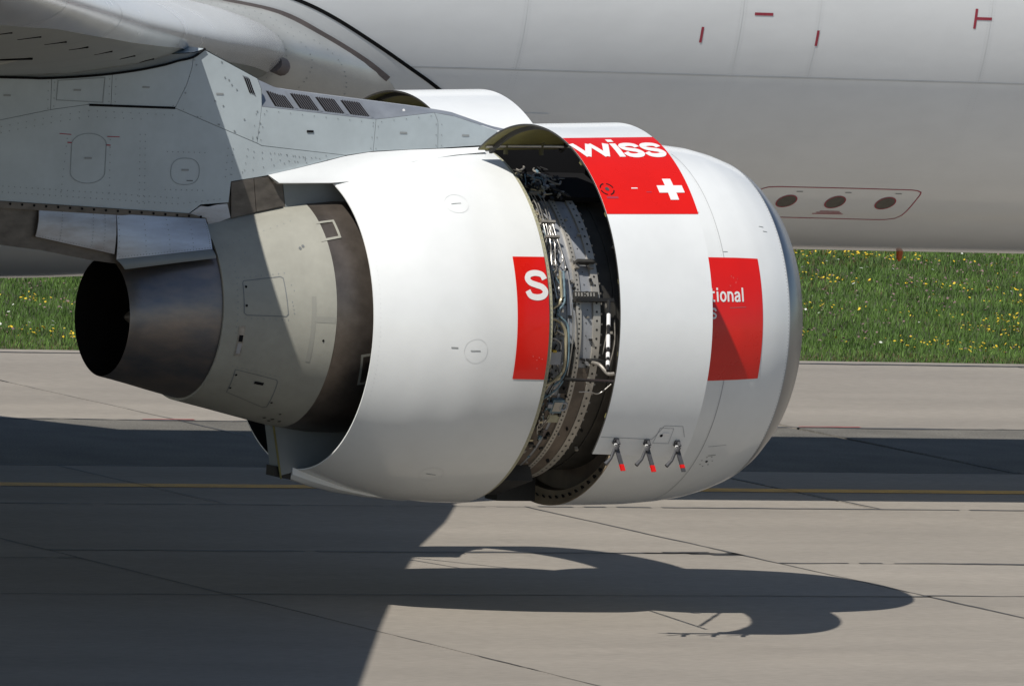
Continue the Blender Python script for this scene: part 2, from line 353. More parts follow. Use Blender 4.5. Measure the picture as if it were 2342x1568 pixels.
def shell(name, surf, xs, ts, th, mt_out, mt_in, parent, mt_rim=None, closed=False):
    """skin with an outer face, an inner face and finished edges"""
    b = MB(); b.cur = 0; out = [[surf(x, t, 0) for t in ts] for x in xs]; inn = [[surf(x, t, -th) for t in ts] for x in xs]
    b.grid(out, closed=closed); b.cur = 1; b.grid(inn, flip=True, closed=closed); b.cur = 2
    b.grid([out[0], inn[0]], flip=True, closed=closed); b.grid([out[-1], inn[-1]], closed=closed)
    if not closed:
        b.grid([[r[0] for r in out], [r[0] for r in inn]]); b.grid([[r[-1] for r in out], [r[-1] for r in inn]], flip=True)
    return b.obj(name, None, parent, angle=30, mats=[mt_out, mt_in, mt_rim or mt_out])
def rng_(a, b, n): return [a+(b-a)*i/n for i in range(n+1)]

# letters drawn as strokes in a unit box (x right, y up)
def cr(p): return [tuple(v)[:2] for v in catmull([Vector((*q, 0)) for q in p], 6)]
S_PTS = cr([(.87, .70), (.77, .86), (.5, .915), (.24, .86), (.145, .715), (.26, .58), (.5, .505), (.75, .43), (.87, .28), (.76, .135), (.5, .085), (.23, .14), (.115, .31)])
def arc(cx, cy, rx, ry, a0, a1, n=18): return [(cx+rx*math.cos(R_(a0+(a1-a0)*i/n)), cy+ry*math.sin(R_(a0+(a1-a0)*i/n))) for i in range(n+1)]
GL = {'s': [S_PTS], 'w': [[(.055, 1), (.27, 0.06)], [(.25, .06), (.50, .97)], [(.50, .97), (.75, .06)], [(.73, .06), (.945, 1)]],
      'i': [[(.5, 0), (.5, 1)], [(.5, 1.13), (.5, 1.36)]], 'l': [[(.5, 0), (.5, 1.38)]],
      't': [[(.42, 1.3), (.42, .28), (.5, .12), (.75, .08), (.95, .09)], [(0.02, .92), (.95, .92)]],
      'o': [arc(.5, .5, .39, .42, 0, 360, 28)],
      'n': [[(.13, 0), (.13, 1)], [(.13, .55), (.2, .78), (.42, .91), (.66, .88), (.84, .72), (.87, .5), (.87, 0)]],
      'a': [[(.12, .70), (.22, .86), (.48, .92), (.72, .87), (.82, .70), (.82, .2), (.88, 0)], [(.82, .58), (.5, .53), (.2, .43), (.12, .26), (.22, .1), (.45, .06), (.68, .14), (.82, .32)]]}
def glyph(name, ch, surf, x0, x1, tb, tx, rm, stroke, mt, parent, h=.006):
    """letter ch from X=x0..x1, baseline at angle tb, x-height at angle tx"""
    L = [([(x0+(x1-x0)*u, tb+(tx-tb)*v) for u, v in p], stroke*(1.0 if not (ch == 'i' or ch == 'l') else 1.0)) for p in GL[ch]]
    return strokes(MB(), surf, L, rm, h, .02).obj(name, mt, parent)

# --- fuselage
b = MB(); xs = [-34, -26, -18, -12, -9, -6, -4, -2, 0, 2, 4, 5, 6, 7, 8, 9, 10, 11, 12, 14, 17, 20, 22, 23.5, 25, 26.2, 27]; rows = []
for x in xs:
    k_ = 1.0 if -18 <= x <= 20 else (math.sqrt(max(.004, 1-((x-20)/7.05)**2)) if x > 20 else 1-.62*((-18-x)/16)**1.4)
    zc = FZ+(.0 if x > -18 else 1.2*((-18-x)/16)**1.4)-(.45*((x-20)/7)**2 if x > 20 else 0)
    rows.append([(x, FY-FR*k_*math.cos(a), zc-FR*k_*math.sin(a)) for a in [2*math.pi*j/144 for j in range(144)]])
b.grid(rows, closed=True); fus = b.obj('fuselage', 'fuselage_paint', plane)
RMF = FR*math.pi/180
line('lap_seam', s_fus, [(-8, 20.8), (20, 20.8)], .016, RMF, 'cover_seam', fus)
for x, mt in ((4.55, 'fuselage_paint'), (6.95, 'seam_soft'), (7.55, 'seam_soft'), (8.85, 'fuselage_paint')): pass
for x in (4.3, 6.62, 7.46, 9.35): line('skin_joint', s_fus, [(x, -8), (x, 20.6)],   .006, RMF, 'skin_seam', fus, .0012)
rivets('rivet_rows', s_fus, [(x+d, ph) for x in (4.3, 6.62, 7.46, 9.35) for d in (-.03, .03) for ph in rng_(0, 44, 80)]+[(x, ph) for x in rng_(2.5, 12, 180) for ph in (44.5,)], fus, .0045, .0012, 'skin_seam')
for p0, p1 in (((6.21, 11.1), (6.21, 14.2)), ((6.75, 8.25), (6.95, 8.25)), ((7.47, 11.1), (7.47, 14.2)), ((9.18, 5.9), (9.18, 9.8)), ((9.18, 7.8), (9.36, 7.8))):
    line('red_tick', s_fus, [p0, p1], .028, RMF, 'mark_red', fus)
line('red_outline', s_fus, cr([(7.66, 47.6), (8.4, 47.6), (9.15, 47.7)])+[(9.22, 47.9), (9.27, 48.4), (9.28, 49.2), (9.28, 55.2), (9.27, 56.8), (9.23, 58.0), (9.14, 58.6), (9.0, 58.7)]+[(8.5, 58.6), (7.75, 58.5), (7.6, 58.2), (7.5, 57.3), (7.47, 55.5), (7.47, 49.5), (7.5, 48.4), (7.56, 47.8), (7.66, 47.6)], .012, RMF, 'mark_red', fus)
for x in (7.87, 8.41, 8.97):
    b = MB(); cp = circle_pts(x, 52.3, .098, RMF, 28); b.add([s_fus(*q, .004) for q in cp[:-1]], [tuple(range(28))]); d = b.obj('static_port', 'disc_grey', fus, smooth=False)
    line('port_ring', s_fus, circle_pts(x, 52.3, .102, RMF, 28), .012, RMF, 'mark_red', fus, .0045)
    line('port_print', s_fus, [(x+.03, 49.0), (x+.10, 49.0)], .012, RMF, 'print_grey', fus)
for i in range(3): line('warning_print', s_fus, [(8.33-.03*i, 55.7+.5*i), (8.55+.03*i, 55.7+.5*i)], .012, RMF, 'mark_red', fus)
for x0, ph in ((5.68, -4.2), (5.9, -5.2)): line('skin_print', s_fus, [(x0, ph+9), (x0+.09, ph+9)], .008, RMF, 'print_grey', fus)
b = MB(); pb = Vector((10.08, FY-.25, FZ-FR+.045))
b.tube([pb+Vector((0, 0, .06)), pb+Vector((0, 0, -.04)), pb+Vector((0, 0, -.10)), pb+Vector((0, 0, -.13))], [.034, .034, .03, .01], 12, sm=False); b.obj('beacon', 'orange_lens', fus)
# belly fairing
b = MB(); rows = []
ZB = ([-14, -12, -8, -3, .4, 1.3, 2, 3, 4, 4.8], [2.36, 2.1, 1.93, 1.92, 1.94, 1.98, 2.04, 2.15, 2.29, 2.355])
for x in rng_(-14, 4.8, 40):
    rb = FZ-lin(x, *ZB); row = []
    for j in range(61):
        ph = 30+120*j/60; k_ = min(1, abs(ph-(30 if ph < 90 else 150))/38); k_ = k_*k_*(3-2*k_)
        r = FR+.006+(rb-FR-.0)*k_; row.append((x, FY-r*math.cos(R_(ph)), FZ-r*math.sin(R_(ph))))
    rows.append(row)
b.grid(rows); b.obj('belly_fairing', 'fuselage_paint', plane)

# --- wings
LE_Y = [-22, -12, -4, 0, 2.5, 4.6, 6.0, 8.5]; LE_X = [-16.8, -10.5, -5.34, -2.73, -1.04, .49, 1.44, 3.0]
LE_Z = [6.72, 5.87, 5.16, 4.83, 4.62, 4.45, 4.32, 4.12]
def chord(y): return lin(y, [-22, 0, 6, 8.5], [2.9, 7.6, 11.4, 13])
def wing_pt(y, xi, up):
    sc = lin(y, [-22, 0, 6, 8.5], [.55, 1, 1.25, 1.35]); c = chord(y); u = min(xi/sc, 9)
    lo = lin(u, [0, .015, .04, .09, .19, .48, 1.12, 2.0, 4, 7.6, 9], [0, .045, .08, .12, .18, .262, .36, .41, .42, .30, .28])
    hi = lin(u, [0, .015, .04, .10, .25, .6, 1.2, 2.2, 4, 7.6, 9], [0, .05, .085, .14, .22, .32, .41, .46, .36, -.24, -.26])
    z = lin(y, LE_Y, LE_Z)+(hi if up else -lo)*sc
    return Vector((lin(y, LE_Y, LE_X)-xi, y, z))
def slat_lo(y): return lin(y, [-22, -12, -10.75, -8.85, -5.55, -2, -.4, 6], [.7, .62, .42, .26, .16, .11, .08, .16])
XI_UP = .9
def sect(y, part):
    c = chord(y); sl = slat_lo(y)
    if part == 'slat':
        lo = [sl*f for f in (1, .75, .5, .32, .2, .1, .04)]; up = [XI_UP*f for f in (0, .012, .03, .07, .15, .3, .5, .75, 1)]
        return [wing_pt(y, v, False)-Vector((0, 0, .012*v/sl)) for v in lo]+[wing_pt(y, v, True) for v in up]
    lo = [c*f for f in (1, .8, .6, .45, .32, .22, .15)]; lo += [sl+(c*.15-sl)*f for f in (.8, .6, .4, .25, .12, .05, 0)]
    up = [XI_UP+(c-XI_UP)*f for f in (0, .05, .12, .25, .4, .6, .8, 1)]
    return [wing_pt(y, v, False) for v in lo]+[wing_pt(y, v, False)+Vector((0, 0, .02)) for v in [sl]]+[wing_pt(y, v, True)-Vector((0, 0, .02)) for v in [XI_UP]]+[wing_pt(y, v, True) for v in up]
def build_wing(side):
    mir = lambda p: p if side > 0 else Vector((p.x, 2*FY-p.y, p.z))
    ys = rng_(-22, -6, 16)+rng_(-5, 8.5, 27)
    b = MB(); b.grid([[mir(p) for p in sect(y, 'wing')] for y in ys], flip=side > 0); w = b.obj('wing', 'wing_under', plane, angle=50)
    cuts = [-22, -14.2, -10.2, -6.1, -1.0, 6.0] if side > 0 else [-22, 6]
    for y0, y1 in zip(cuts[:-1], cuts[1:]):
        yy = rng_(y0+.008, y1-.008, max(4, int((y1-y0)*2))); b = MB(); rows = [[mir(p) for p in sect(y, 'slat')] for y in yy]
        if y1 == 6.0:      # rounded inboard tip
            for f, dy in ((.97, .05), (.88, .10), (.70, .14), (.35, .165)):
                base = sect(6.0, 'slat'); c = sum(base, Vector())/len(base); rows.append([mir(c+(p-c)*f+Vector((dy*.6, dy, 0))) for p in base])
        b.grid(rows, flip=side > 0); s = b.obj('slat', 'slat_metal', w, angle=60)
    return w
wing = build_wing(1); build_wing(-1)
# drain streaks and slots under the starboard wing
def s_wing(y, xi, h=0): return wing_pt(y, xi, False)-Vector((0, 0, h))
for y, x0, x1 in ((-10.35, .66, .80), (-9.4, .56, .75), (-8.1, .47, .67), (-6.65, .42, .61), (-5.15, .40, .57), (-3.6, .36, .52), (-1.9, .35, .49), (-.55, .33, .46)):
    b = MB(); b.tube([s_wing(y, x0, .003), s_wing(y, x0+.02, .003), s_wing(y, x1, .002)], [.010, .006, .0025], 6, sm=False); b.obj('drain_slot', 'dark_gap', wing)
b = MB(); b.tube([s_wing(-4.75, .94, .012), s_wing(-4.75, 2.2, .012)], [.010, .016], 6, sm=False); b.obj('slot_seal', 'dark_gap', wing)
b = MB(); rows = []                               # tapering fairing that starts beside the pylon
for k_ in rng_(0, 1, 10):
    c = s_wing(-4.6+1.5*k_, .98+1.2*k_); w = .02+.30*k_; rows.append([c+Vector((0, w*math.cos(a)*1.2, .02-w*.45*math.sin(a))) for a in rng_(0, math.pi, 10)])
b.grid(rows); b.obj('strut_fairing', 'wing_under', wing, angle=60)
for y, x1 in ((-9.2, .9), (-6.2, 1.4), (-3.4, 1.9), (-1.9, 2.0)):
    b = MB(); b.grid([[s_wing(y, xi, .003), s_wing(y+.010, xi, .003)] for xi in rng_(slat_lo(y)+.05, x1, 18)]); b.obj('panel_joint', 'seam', wing)
b = MB(); b.tube([(x, -.362, z) for x, z in ((-7.4, 4.42), (-4.76, 4.45), (-4.34, 4.452), (-3.87, 4.486), (-3.5, 4.535), (-3.23, 4.588), (-3.08, 4.63), (-2.94, 4.665), (-2.83, 4.74))], .011, 6); b.obj('wing_seal', 'dark_gap', wing)

# --- wing root fairing on the fuselage side
ARC2 = [(-.6, 3.), (.2, 5.6), (.65, 7.2), (1.1, 8.8), (1.71, 10.9), (2.2, 14.9), (2.67, 19.5), (2.97, 23.2), (3.2, 28), (3.25, 35), (3.0, 44), (2.3, 53), (1.0, 60)]
ARC1 = [(.5, 0.), (1.2, 4.4), (1.87, 8.3), (2.26, 11.3), (2.72, 15.9), (3.14, 20.5), (3.56, 25.4), (4.0, 32), (4.35, 40), (4.45, 50), (4.2, 60)]
ff = np.array(ARC1); f2 = np.array(ARC2)
b = MB(); b.grid([[s_fus(lin(ph, f2[:, 1], f2[:, 0])-.25+(lin(ph, ff[:, 1], ff[:, 0])-lin(ph, f2[:, 1], f2[:, 0])+.25)*i/8, ph, .014) for i in range(9)] for ph in rng_(3.2, 60, 50)]); rf_panel = b.obj('root_panel', 'white_paint', plane)
line('black_seal', s_fus, [(p[0], p[1]) for p in cr(ARC1)], .034, RMF, 'dark_gap', rf_panel, .018)
Asec = [s_fus(x, ph, .012) for x, ph in cr(ARC2)]
nA = len(Asec)
Bx = [wing_pt(6.0, v, True) for v in (3.2, 2.4, 1.8, 1.3, .95, .65, .42, .25, .13, .05)]+[wing_pt(6.0, 0, True)]+[wing_pt(6.0, v, False) for v in (.05, .13, .25, .45, .75, 1.1, 1.6, 2.3, 3.2)]
def resample(p, n):
    p = np.array([tuple(q) for q in p]); d = np.r_[0, np.cumsum(np.linalg.norm(np.diff(p, axis=0), axis=1))]; u = np.linspace(0, d[-1], n)
    return [Vector((np.interp(v, d, p[:, 0]), np.interp(v, d, p[:, 1]), np.interp(v, d, p[:, 2]))) for v in u]
Ar, Br = resample(Asec, 40), resample(Bx, 40); rows = []
for i in range(15):
    s = i/14; e = s**1.7
    rows.append([Vector((q.x+(p.x-q.x)*e, q.y+(p.y-q.y)*s, q.z+(p.z-q.z)*e)) for p, q in zip(Ar, Br)])
b = MB(); b.grid(rows, flip=True); rootf = b.obj('root_fairing', 'root_fairing', plane, angle=70)
b = strokes(MB(), s_fus, [(cr(ARC2[1:8]), .055)], RMF, .030); b.obj('edge_seal', 'brown_seal', rootf)
for i in (4, 8, 11):
    bb = MB()
    for j in range(4, 34):
        for u in (.35, .75):
            p = rows[i][j]+(rows[i][j+1]-rows[i][j])*u; nr = (rows[i][j+1]-rows[i][j]).cross(rows[i+1][j]-rows[i][j]); nr = nr if nr.y < 0 else -nr; bb.disc(p+nr.normalized()*.004, nr, .007, 6)
    tag(bb.obj('rivet_row', 'rivet', rootf, smooth=False), kind='stuff')
b = MB(); b.tube([(1.30, 5.95, 4.22), (1.46, 6.08, 4.18)], .085, 12, sm=False); b.obj('slat_track', 'brown_seal', rootf)

# --- pylon
def prism(b, poly, y0, y1):
    n = len(poly); vs = [(x, y0, z) for x, z in poly]+[(x, y1, z) for x, z in poly]
    b.add(vs, [tuple(range(n)), tuple(range(2*n-1, n-1, -1))]+[(i, i+n, (i+1) % n+n, (i+1) % n) for i in range(n)])
def inset(poly, d):
    a = sum(p[0]*q[1]-q[0]*p[1] for p, q in zip(poly, poly[1:]+poly[:1])); sg = 1 if a > 0 else -1; out = []; n = len(poly)
    for i in range(n):
        p0, p1, p2 = (Vector(poly[(i+k_) % n]) for k_ in (-1, 0, 1)); e0 = (p1-p0).normalized(); e1 = (p2-p1).normalized()
        n0 = Vector((-e0.y, e0.x))*sg; n1 = Vector((-e1.y, e1.x))*sg; nn = n0+n1; nn = nn.normalized() if nn.length > 1e-3 else n0
        out.append(tuple(p1+nn*d/max(.4, nn.dot(n0))))
    return out
WP = .344
body = [(-7.5, 3.62), (-7.5, 4.6), (-4.3, 4.62), (-3.4, 4.66), (-2.93, 4.70), (-2.838, 4.728), (-2.307, 4.494), (-2.25, 4.26), (-1.132, 4.174), (-.567, 4.246), (-.37, 4.219), (.065, 4.106), (-.063, 3.982), (-.509, 3.948), (-1.142, 3.909), (-1.402, 3.869), (-2.116, 3.688), (-2.5, 3.62), (-2.512, 3.445), (-2.779, 3.422), (-2.887, 3.345), (-4.689, 3.417), (-5.5, 3.46)]
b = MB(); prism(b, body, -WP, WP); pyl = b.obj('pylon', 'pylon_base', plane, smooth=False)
pan = {'A': [(-7.5, 4.40), (-4.269, 4.453), (-4.261, 4.189), (-4.975, 4.041), (-7.5, 3.92)],
       'B': [(-4.269, 4.453), (-3.696, 4.498), (-3.692, 4.243), (-3.902, 4.242), (-4.261, 4.189)],
       'C': [(-3.696, 4.498), (-3.401, 4.549), (-3.155, 4.607), (-2.933, 4.66), (-2.94, 4.574), (-2.981, 4.429), (-3.08, 4.23), (-3.692, 4.243)],
       'D': [(-2.933, 4.66), (-2.838, 4.733), (-2.307, 4.5), (-2.264, 4.413), (-2.247, 4.263), (-2.271, 3.949), (-3.08, 4.23), (-2.981, 4.429), (-2.94, 4.574)],
       'E': [(-7.5, 3.92), (-4.975, 4.041), (-4.261, 4.189), (-3.902, 4.242), (-3.692, 4.243), (-3.08, 4.23), (-2.271, 3.949), (-2.225, 3.93), (-1.402, 3.865), (-2.116, 3.684), (-2.5, 3.62), (-2.512, 3.441), (-2.779, 3.418), (-2.887, 3.341), (-4.689, 3.413), (-5.5, 3.455), (-7.5, 3.62)],
       'F': [(-2.248, 4.263), (-1.132, 4.179), (-1.142, 3.905), (-1.402, 3.865), (-2.225, 3.93), (-2.271, 3.949)],
       'G': [(-1.132, 4.179), (-.567, 4.251), (-.525, 4.17), (-.512, 3.944), (-1.142, 3.905)],
       'H': [(-.567, 4.251), (-.37, 4.224), (.073, 4.108), (-.063, 3.979), (-.512, 3.944), (-.525, 4.17)]}
for k_, poly in pan.items():
    for sd_ in (1, -1):
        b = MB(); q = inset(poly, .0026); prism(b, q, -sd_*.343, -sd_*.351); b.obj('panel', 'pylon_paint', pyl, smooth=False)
b = MB(); capz = [(-3.4, 4.664), (-2.93, 4.704), (-2.838, 4.735), (-2.307, 4.50), (-2.258, 4.40), (-2.252, 4.265)]
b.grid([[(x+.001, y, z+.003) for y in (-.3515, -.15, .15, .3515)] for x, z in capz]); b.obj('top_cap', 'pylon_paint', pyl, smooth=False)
# hatch outlines, oval and round covers, slot and print on the near side
line('hatch_outline', s_pyl, [(-4.207, 4.436), (-3.765, 4.471), (-3.772, 4.262), (-4.214, 4.272), (-4.207, 4.436)], .007, 1, 'pylon_line', pyl)
line('slot_seal', s_pyl, [(-3.90, 4.238), (-3.08, 4.231)], .020, 1, 'dark_gap', pyl, .004)
ov = [( -3.879+.165*math.cos(a)*1.0, 3.788+(.115 if math.sin(a) > 0 else -.115)+.095*math.sin(a)) for a in [2*math.pi*i/40 for i in range(41)]]
line('oval_cover_edge', s_pyl, ov, .006, 1, 'pylon_line', pyl)
line('round_cover_edge', s_pyl, [(-2.95+.137*math.copysign(abs(math.cos(a))**.8, math.cos(a)), 3.697+.112*math.copysign(abs(math.sin(a))**.8, math.sin(a))) for a in [2*math.pi*i/40 for i in range(41)]], .006, 1, 'pylon_line', pyl)
for (x0, z0, x1, z1, w) in ((-4.165, 3.991, -4.053, 3.985, .007), (-3.711, 3.976, -3.593, 3.975, .007), (-4.085, 3.918, -4.045, 3.917, .010), (-3.716, 3.904, -3.675, 3.903, .010)):
    line('red_print', s_pyl, [(x0, z0), (x1, z1)], w, 1, 'mark_red', pyl)
for x, z in ((-4.68, 4.30), (-4.02, 4.36), (-3.37, 4.40), (-2.66, 4.36), (-3.88, 3.79), (-2.95, 3.71), (-.86, 4.07), (-.25, 4.06)):
    line('small_print', s_pyl, [(x-.035, z), (x+.035, z)], .016, 1, 'print_grey', pyl)
line('drain_mark', s_pyl, [(-2.93, 3.62), (-2.87, 3.62)], .009, 1, 'seam', pyl)
b = MB(); b.box((-1.768, -.353, 4.062), (.062, .01, .019)); b.obj('drain_hole', 'dark_gap', pyl, smooth=False)
rv = []
for pl, d in (([(-4.95, 3.99), (-4.25, 4.13), (-3.9, 4.19), (-3.1, 4.17)], .075), ([(-4.95, 3.94), (-4.25, 4.08), (-3.9, 4.14), (-3.4, 4.13)], .075), ([(-2.92, 4.64), (-2.96, 4.5), (-3.0, 4.40), (-3.10, 4.25)], .12), ([(-3.0, 4.22), (-2.32, 3.985)], .16),
              ([(-4.95, 3.50), (-3.0, 3.42), (-2.6, 3.47)], .055), ([(-4.95, 3.55), (-3.0, 3.47)], .055), ([(-3.40, 4.0), (-3.37, 3.42)], .055), ([(-3.35, 4.0), (-3.32, 3.42)], .055), ([(-2.30, 4.2), (-2.32, 4.0)], .08), ([(-2.22, 4.2), (-2.24, 3.98)], .09), ([(-2.2, 4.23), (-1.16, 4.15)], .11), ([(-1.16, 4.12), (-1.17, 3.93)], .08), ([(-1.11, 4.12), (-1.12, 3.93)], .08),
              ([(-1.08, 4.16), (-.6, 4.22)], .1), ([(-.545, 4.15), (-.535, 3.97)], .08), ([(-.49, 4.15), (-.48, 3.97)], .08), ([(-4.24, 4.42), (-4.235, 4.22)], .06), ([(-4.30, 4.42), (-4.29, 4.2)], .07), ([(-3.72, 4.46), (-3.715, 4.27)], .05), ([(-3.66, 4.46), (-3.655, 4.27)], .05), ([(-4.09, 3.95), (-4.12, 3.5)], .06), ([(-3.68, 3.95), (-3.66, 3.5)], .06),
              ([(-3.13, 3.86), (-2.77, 3.86)], .045), ([(-3.13, 3.54), (-2.77, 3.54)], .045), ([(-2.5, 3.68), (-2.2, 3.75), (-1.6, 3.86)], .09), ([(-2.55, 3.9), (-2.56, 3.66)], .05), ([(-2.50, 3.9), (-2.51, 3.68)], .05), ([(-2.36, 3.9), (-2.38, 3.72)], .05), ([(-2.1, 3.87), (-1.8, 3.84)], .06), ([(-2.3, 3.88), (-1.5, 3.82)], .08), ([(-2.3, 3.83), (-1.7, 3.79)], .08)):
    rv += along(pl, d, 1)
rivets('rivet_rows', s_pyl, rv, pyl, .0055)
rivets('panel_screws', s_pyl, [(-2.99, 4.36), (-2.90, 4.60), (-2.66, 4.63), (-2.62, 4.50), (-2.58, 4.48), (-2.55, 4.44), (-2.50, 4.40), (-2.7, 4.30), (-2.62, 4.26), (-2.41, 4.15), (-2.255, 4.12), (-2.265, 4.05), (-2.28, 4.0), (-2.29, 4.22), (-2.50, 4.05), (-2.65, 4.10), (-2.86, 4.16)], pyl, .0085)
# louvre near the pylon apex
b = MB(); prism(b, [(-2.452, 4.522), (-2.396, 4.508), (-2.308, 4.345), (-2.386, 4.398)], -.352, -.3545); lou = b.obj('louvre', 'vent_metal', pyl, smooth=False)
for i in range(3):
    b = MB(); x = -2.438+.020*i
    prism(b, [(x, 4.508-.004*i), (x+.013, 4.503-.004*i), (x+.075, 4.372-.004*i), (x+.058, 4.382-.004*i)], -.354, -.357); b.obj('louvre_slot', 'dark_gap', pyl, smooth=False)
# grey fairing with four vent grilles along the top edge
VL = ([-2.25, -1.132, -.567, -.37, .073, .23], [4.263, 4.179, 4.251, 4.224, 4.108, 4.10]); VT = ([-2.25, -2.224, -2.034, -1.646, -1.085, -.52, -.345, .025, .23], [4.492, 4.482, 4.412, 4.371, 4.321, 4.271, 4.253, 4.145, 4.11])
def s_vent(x, v, h=0):
    zl, zt = lin(x, *VL), lin(x, *VT); yl = -.349; yt = -.2 if x < -.5 else lin(x, [-.5, .23], [-.2, -.32]); zt = max(zt, zl+.004)
    p = Vector((x, yl+(yt-yl)*v, zl+(zt-zl)*v)); nr = Vector((0, -(zt-zl), -(yl-yt))).normalized(); nr = Vector((0, -abs(nr.y), abs(nr.z))); return p+nr*h
b = MB(); xs = sorted(set(rng_(-2.25, .23, 40)))
b.grid([[s_vent(x, v) for v in (0, .25, .5, .75, 1)] for x in xs]); b.grid([[s_vent(x, 1), Vector((x, -s_vent(x, 1).y, s_vent(x, 1).z))] for x in xs])
b.grid([[Vector((s_vent(x, v).x, -s_vent(x, v).y, s_vent(x, v).z)) for v in (1, 0)] for x in xs]); vf = b.obj('vent_fairing', 'vent_metal', plane, angle=25)
for i in range(4):
    x0 = -2.165+.2465*i; b = MB(); vlo, vhi = (.12, .82) if i else (.08, .66)
    lean = .05
    b.grid([[s_vent(x0+.188*u+lean*(1-v), vlo+(vhi-vlo)*v, .002) for u in rng_(0, 1, 6)] for v in rng_(0, 1, 4)], flip=True); b.obj('vent_opening', 'dark_gap', vf, smooth=False)
    for j in range(1, 8):
        b = MB(); u = j/8; q = [s_vent(x0+.188*u+lean*(1-v)+du, vlo+(vhi-vlo)*v, hh) for v in (-.03, 1.03) for du, hh in ((-.0036, .003), (.0036, .003), (.003, .008), (-.004, .008))]
        b.add(q, [(0, 1, 5, 4), (1, 2, 6, 5), (2, 3, 7, 6), (3, 0, 4, 7)]); b.obj('vent_slat', 'vent_bar', vf, smooth=False)
    b = MB(); q = x0+.215; b.grid([[s_vent(q+du+lean*(1-v), v, .004) for du in (-.012, .012)] for v in (.08, .9)], flip=True); b.obj('vent_frame', 'vent_metal', vf, smooth=False)
b = MB(); b.disc(s_vent(-.83, .45, .004), (0, -1, .4), .014, 8); b.obj('drain_fitting', 'letter_white', vf, smooth=False)
# heat-worn pylon underside behind the engine
def plate(name, poly, y, th, mt, parent, ins=.003):
    b = MB(); prism(b, inset(poly, ins) if ins else poly, -y, -y+th); return b.obj(name, mt, parent, smooth=False)
b = MB(); prism(b, [(-7.5, 3.60), (-7.5, 3.42), (-4.84, 3.06), (-4.263, 3.005), (-3.794, 2.93), (-3.551, 2.905), (-3.45, 2.90), (-2.6, 3.0), (-2.45, 3.30), (-1.95, 3.40), (-1.25, 3.36), (-1.25, 3.75), (-2.1, 3.68), (-2.5, 3.60), (-2.52, 3.44), (-2.9, 3.335), (-4.7, 3.41)], -.325, .325)
aft = b.obj('aft_pylon_fairing', 'brown_metal', plane, smooth=False)
def bil(top, bot):
    """curved sheet between an upper and a lower edge"""
    top, bot = [Vector(p) for p in top], [Vector(p) for p in bot]
    def f(u, v, h=0):
        k_ = min(len(top)-2, int(u*(len(top)-1))); w = u*(len(top)-1)-k_; a = top[k_]+(top[k_+1]-top[k_])*w; c = bot[k_]+(bot[k_+1]-bot[k_])*w
        return a+(c-a)*v+Vector((0, -.02*math.sin(v*math.pi)-h, 0))
    return f
def sheet(name, f, mt, parent, u0=.004, u1=.996):
    b = MB(); us, vs = rng_(u0, u1, 8), rng_(0, 1, 6); o1 = [[f(u, v) for v in vs] for u in us]; i1 = [[f(u, v, -.012) for v in vs] for u in us]
    b.grid(o1); b.grid(i1, flip=True); b.grid([o1[0], i1[0]], flip=True); b.grid([o1[-1], i1[-1]]); b.grid([[r[-1] for r in o1], [r[-1] for r in i1]]); return b.obj(name, mt, parent, angle=30)
sh1 = bil([(-4.319, -.355, 3.362), (-3.585, -.36, 3.326)], [(-4.34, -.36, 3.122), (-3.595, -.39, 2.989)])
sh2 = bil([(-3.585, -.36, 3.326), (-3.165, -.375, 3.314), (-2.744, -.39, 3.302)], [(-3.581, -.40, 2.947), (-3.17, -.50, 3.006), (-2.775, -.60, 3.066)])
sh3 = bil([(-3.581, -.395, 2.945), (-3.17, -.495, 3.004), (-2.775, -.595, 3.064)], [(-3.511, -.43, 2.865), (-3.13, -.54, 2.932), (-2.765, -.66, 2.995)])
sheet('panel', sh1, 'aft_fairing', aft); sheet('panel', sh2, 'aft_bright', aft); sheet('skirt_panel', sh3, 'pylon_base', aft)
plate('shield_panel', [(-2.887, 3.336), (-2.778, 3.410), (-2.70, 3.405), (-2.62, 3.425), (-2.52, 3.435), (-2.479, 3.312), (-2.685, 3.237), (-2.723, 3.305)], .347, .02, 'aft_fairing', aft)
plate('heat_panel', [(-2.5, 3.617), (-2.283, 3.657), (-2.239, 3.367), (-2.479, 3.305)], .349, .02, 'brown_metal', aft)
plate('heat_panel', [(-2.283, 3.657), (-2.13, 3.675), (-1.982, 3.422), (-2.239, 3.367)], .350, .02, 'brown_metal', aft)
plate('ledge', [(-7.5, 3.60), (-4.848, 3.419), (-2.871, 3.340), (-2.723, 3.306), (-2.721, 3.286), (-4.844, 3.362), (-7.5, 3.54)], .365, .03, 'brown_metal', aft, 0)
plate('duct_wall', [(-1.99, 3.62), (-1.2, 3.62), (-1.2, 3.38), (-1.95, 3.40)], .333, .006, 'pylon_base', aft, 0)
rivets('rivet_rows', sh1, [(u, .95) for u in rng_(.05, .97, 26)]+[(u, v) for u in (.3, .7, .85) for v in rng_(.06, .9, 9)], aft, .0048)
rivets('rivet_rows', sh2, [(u, .95) for u in rng_(.03, .95, 30)]+[(.975, v) for v in rng_(.05, .95, 13)]+[(u, v) for u in (.02, .3, .55, .8) for v in rng_(.08, .88, 6)], aft, .0048)
rivets('ledge_screws', lambda x, z, h=0: Vector((x, -.366-h, z)), along([(-4.6, 3.392), (-2.78, 3.318)], .11, 1), aft, .012, mt='dark_gap')

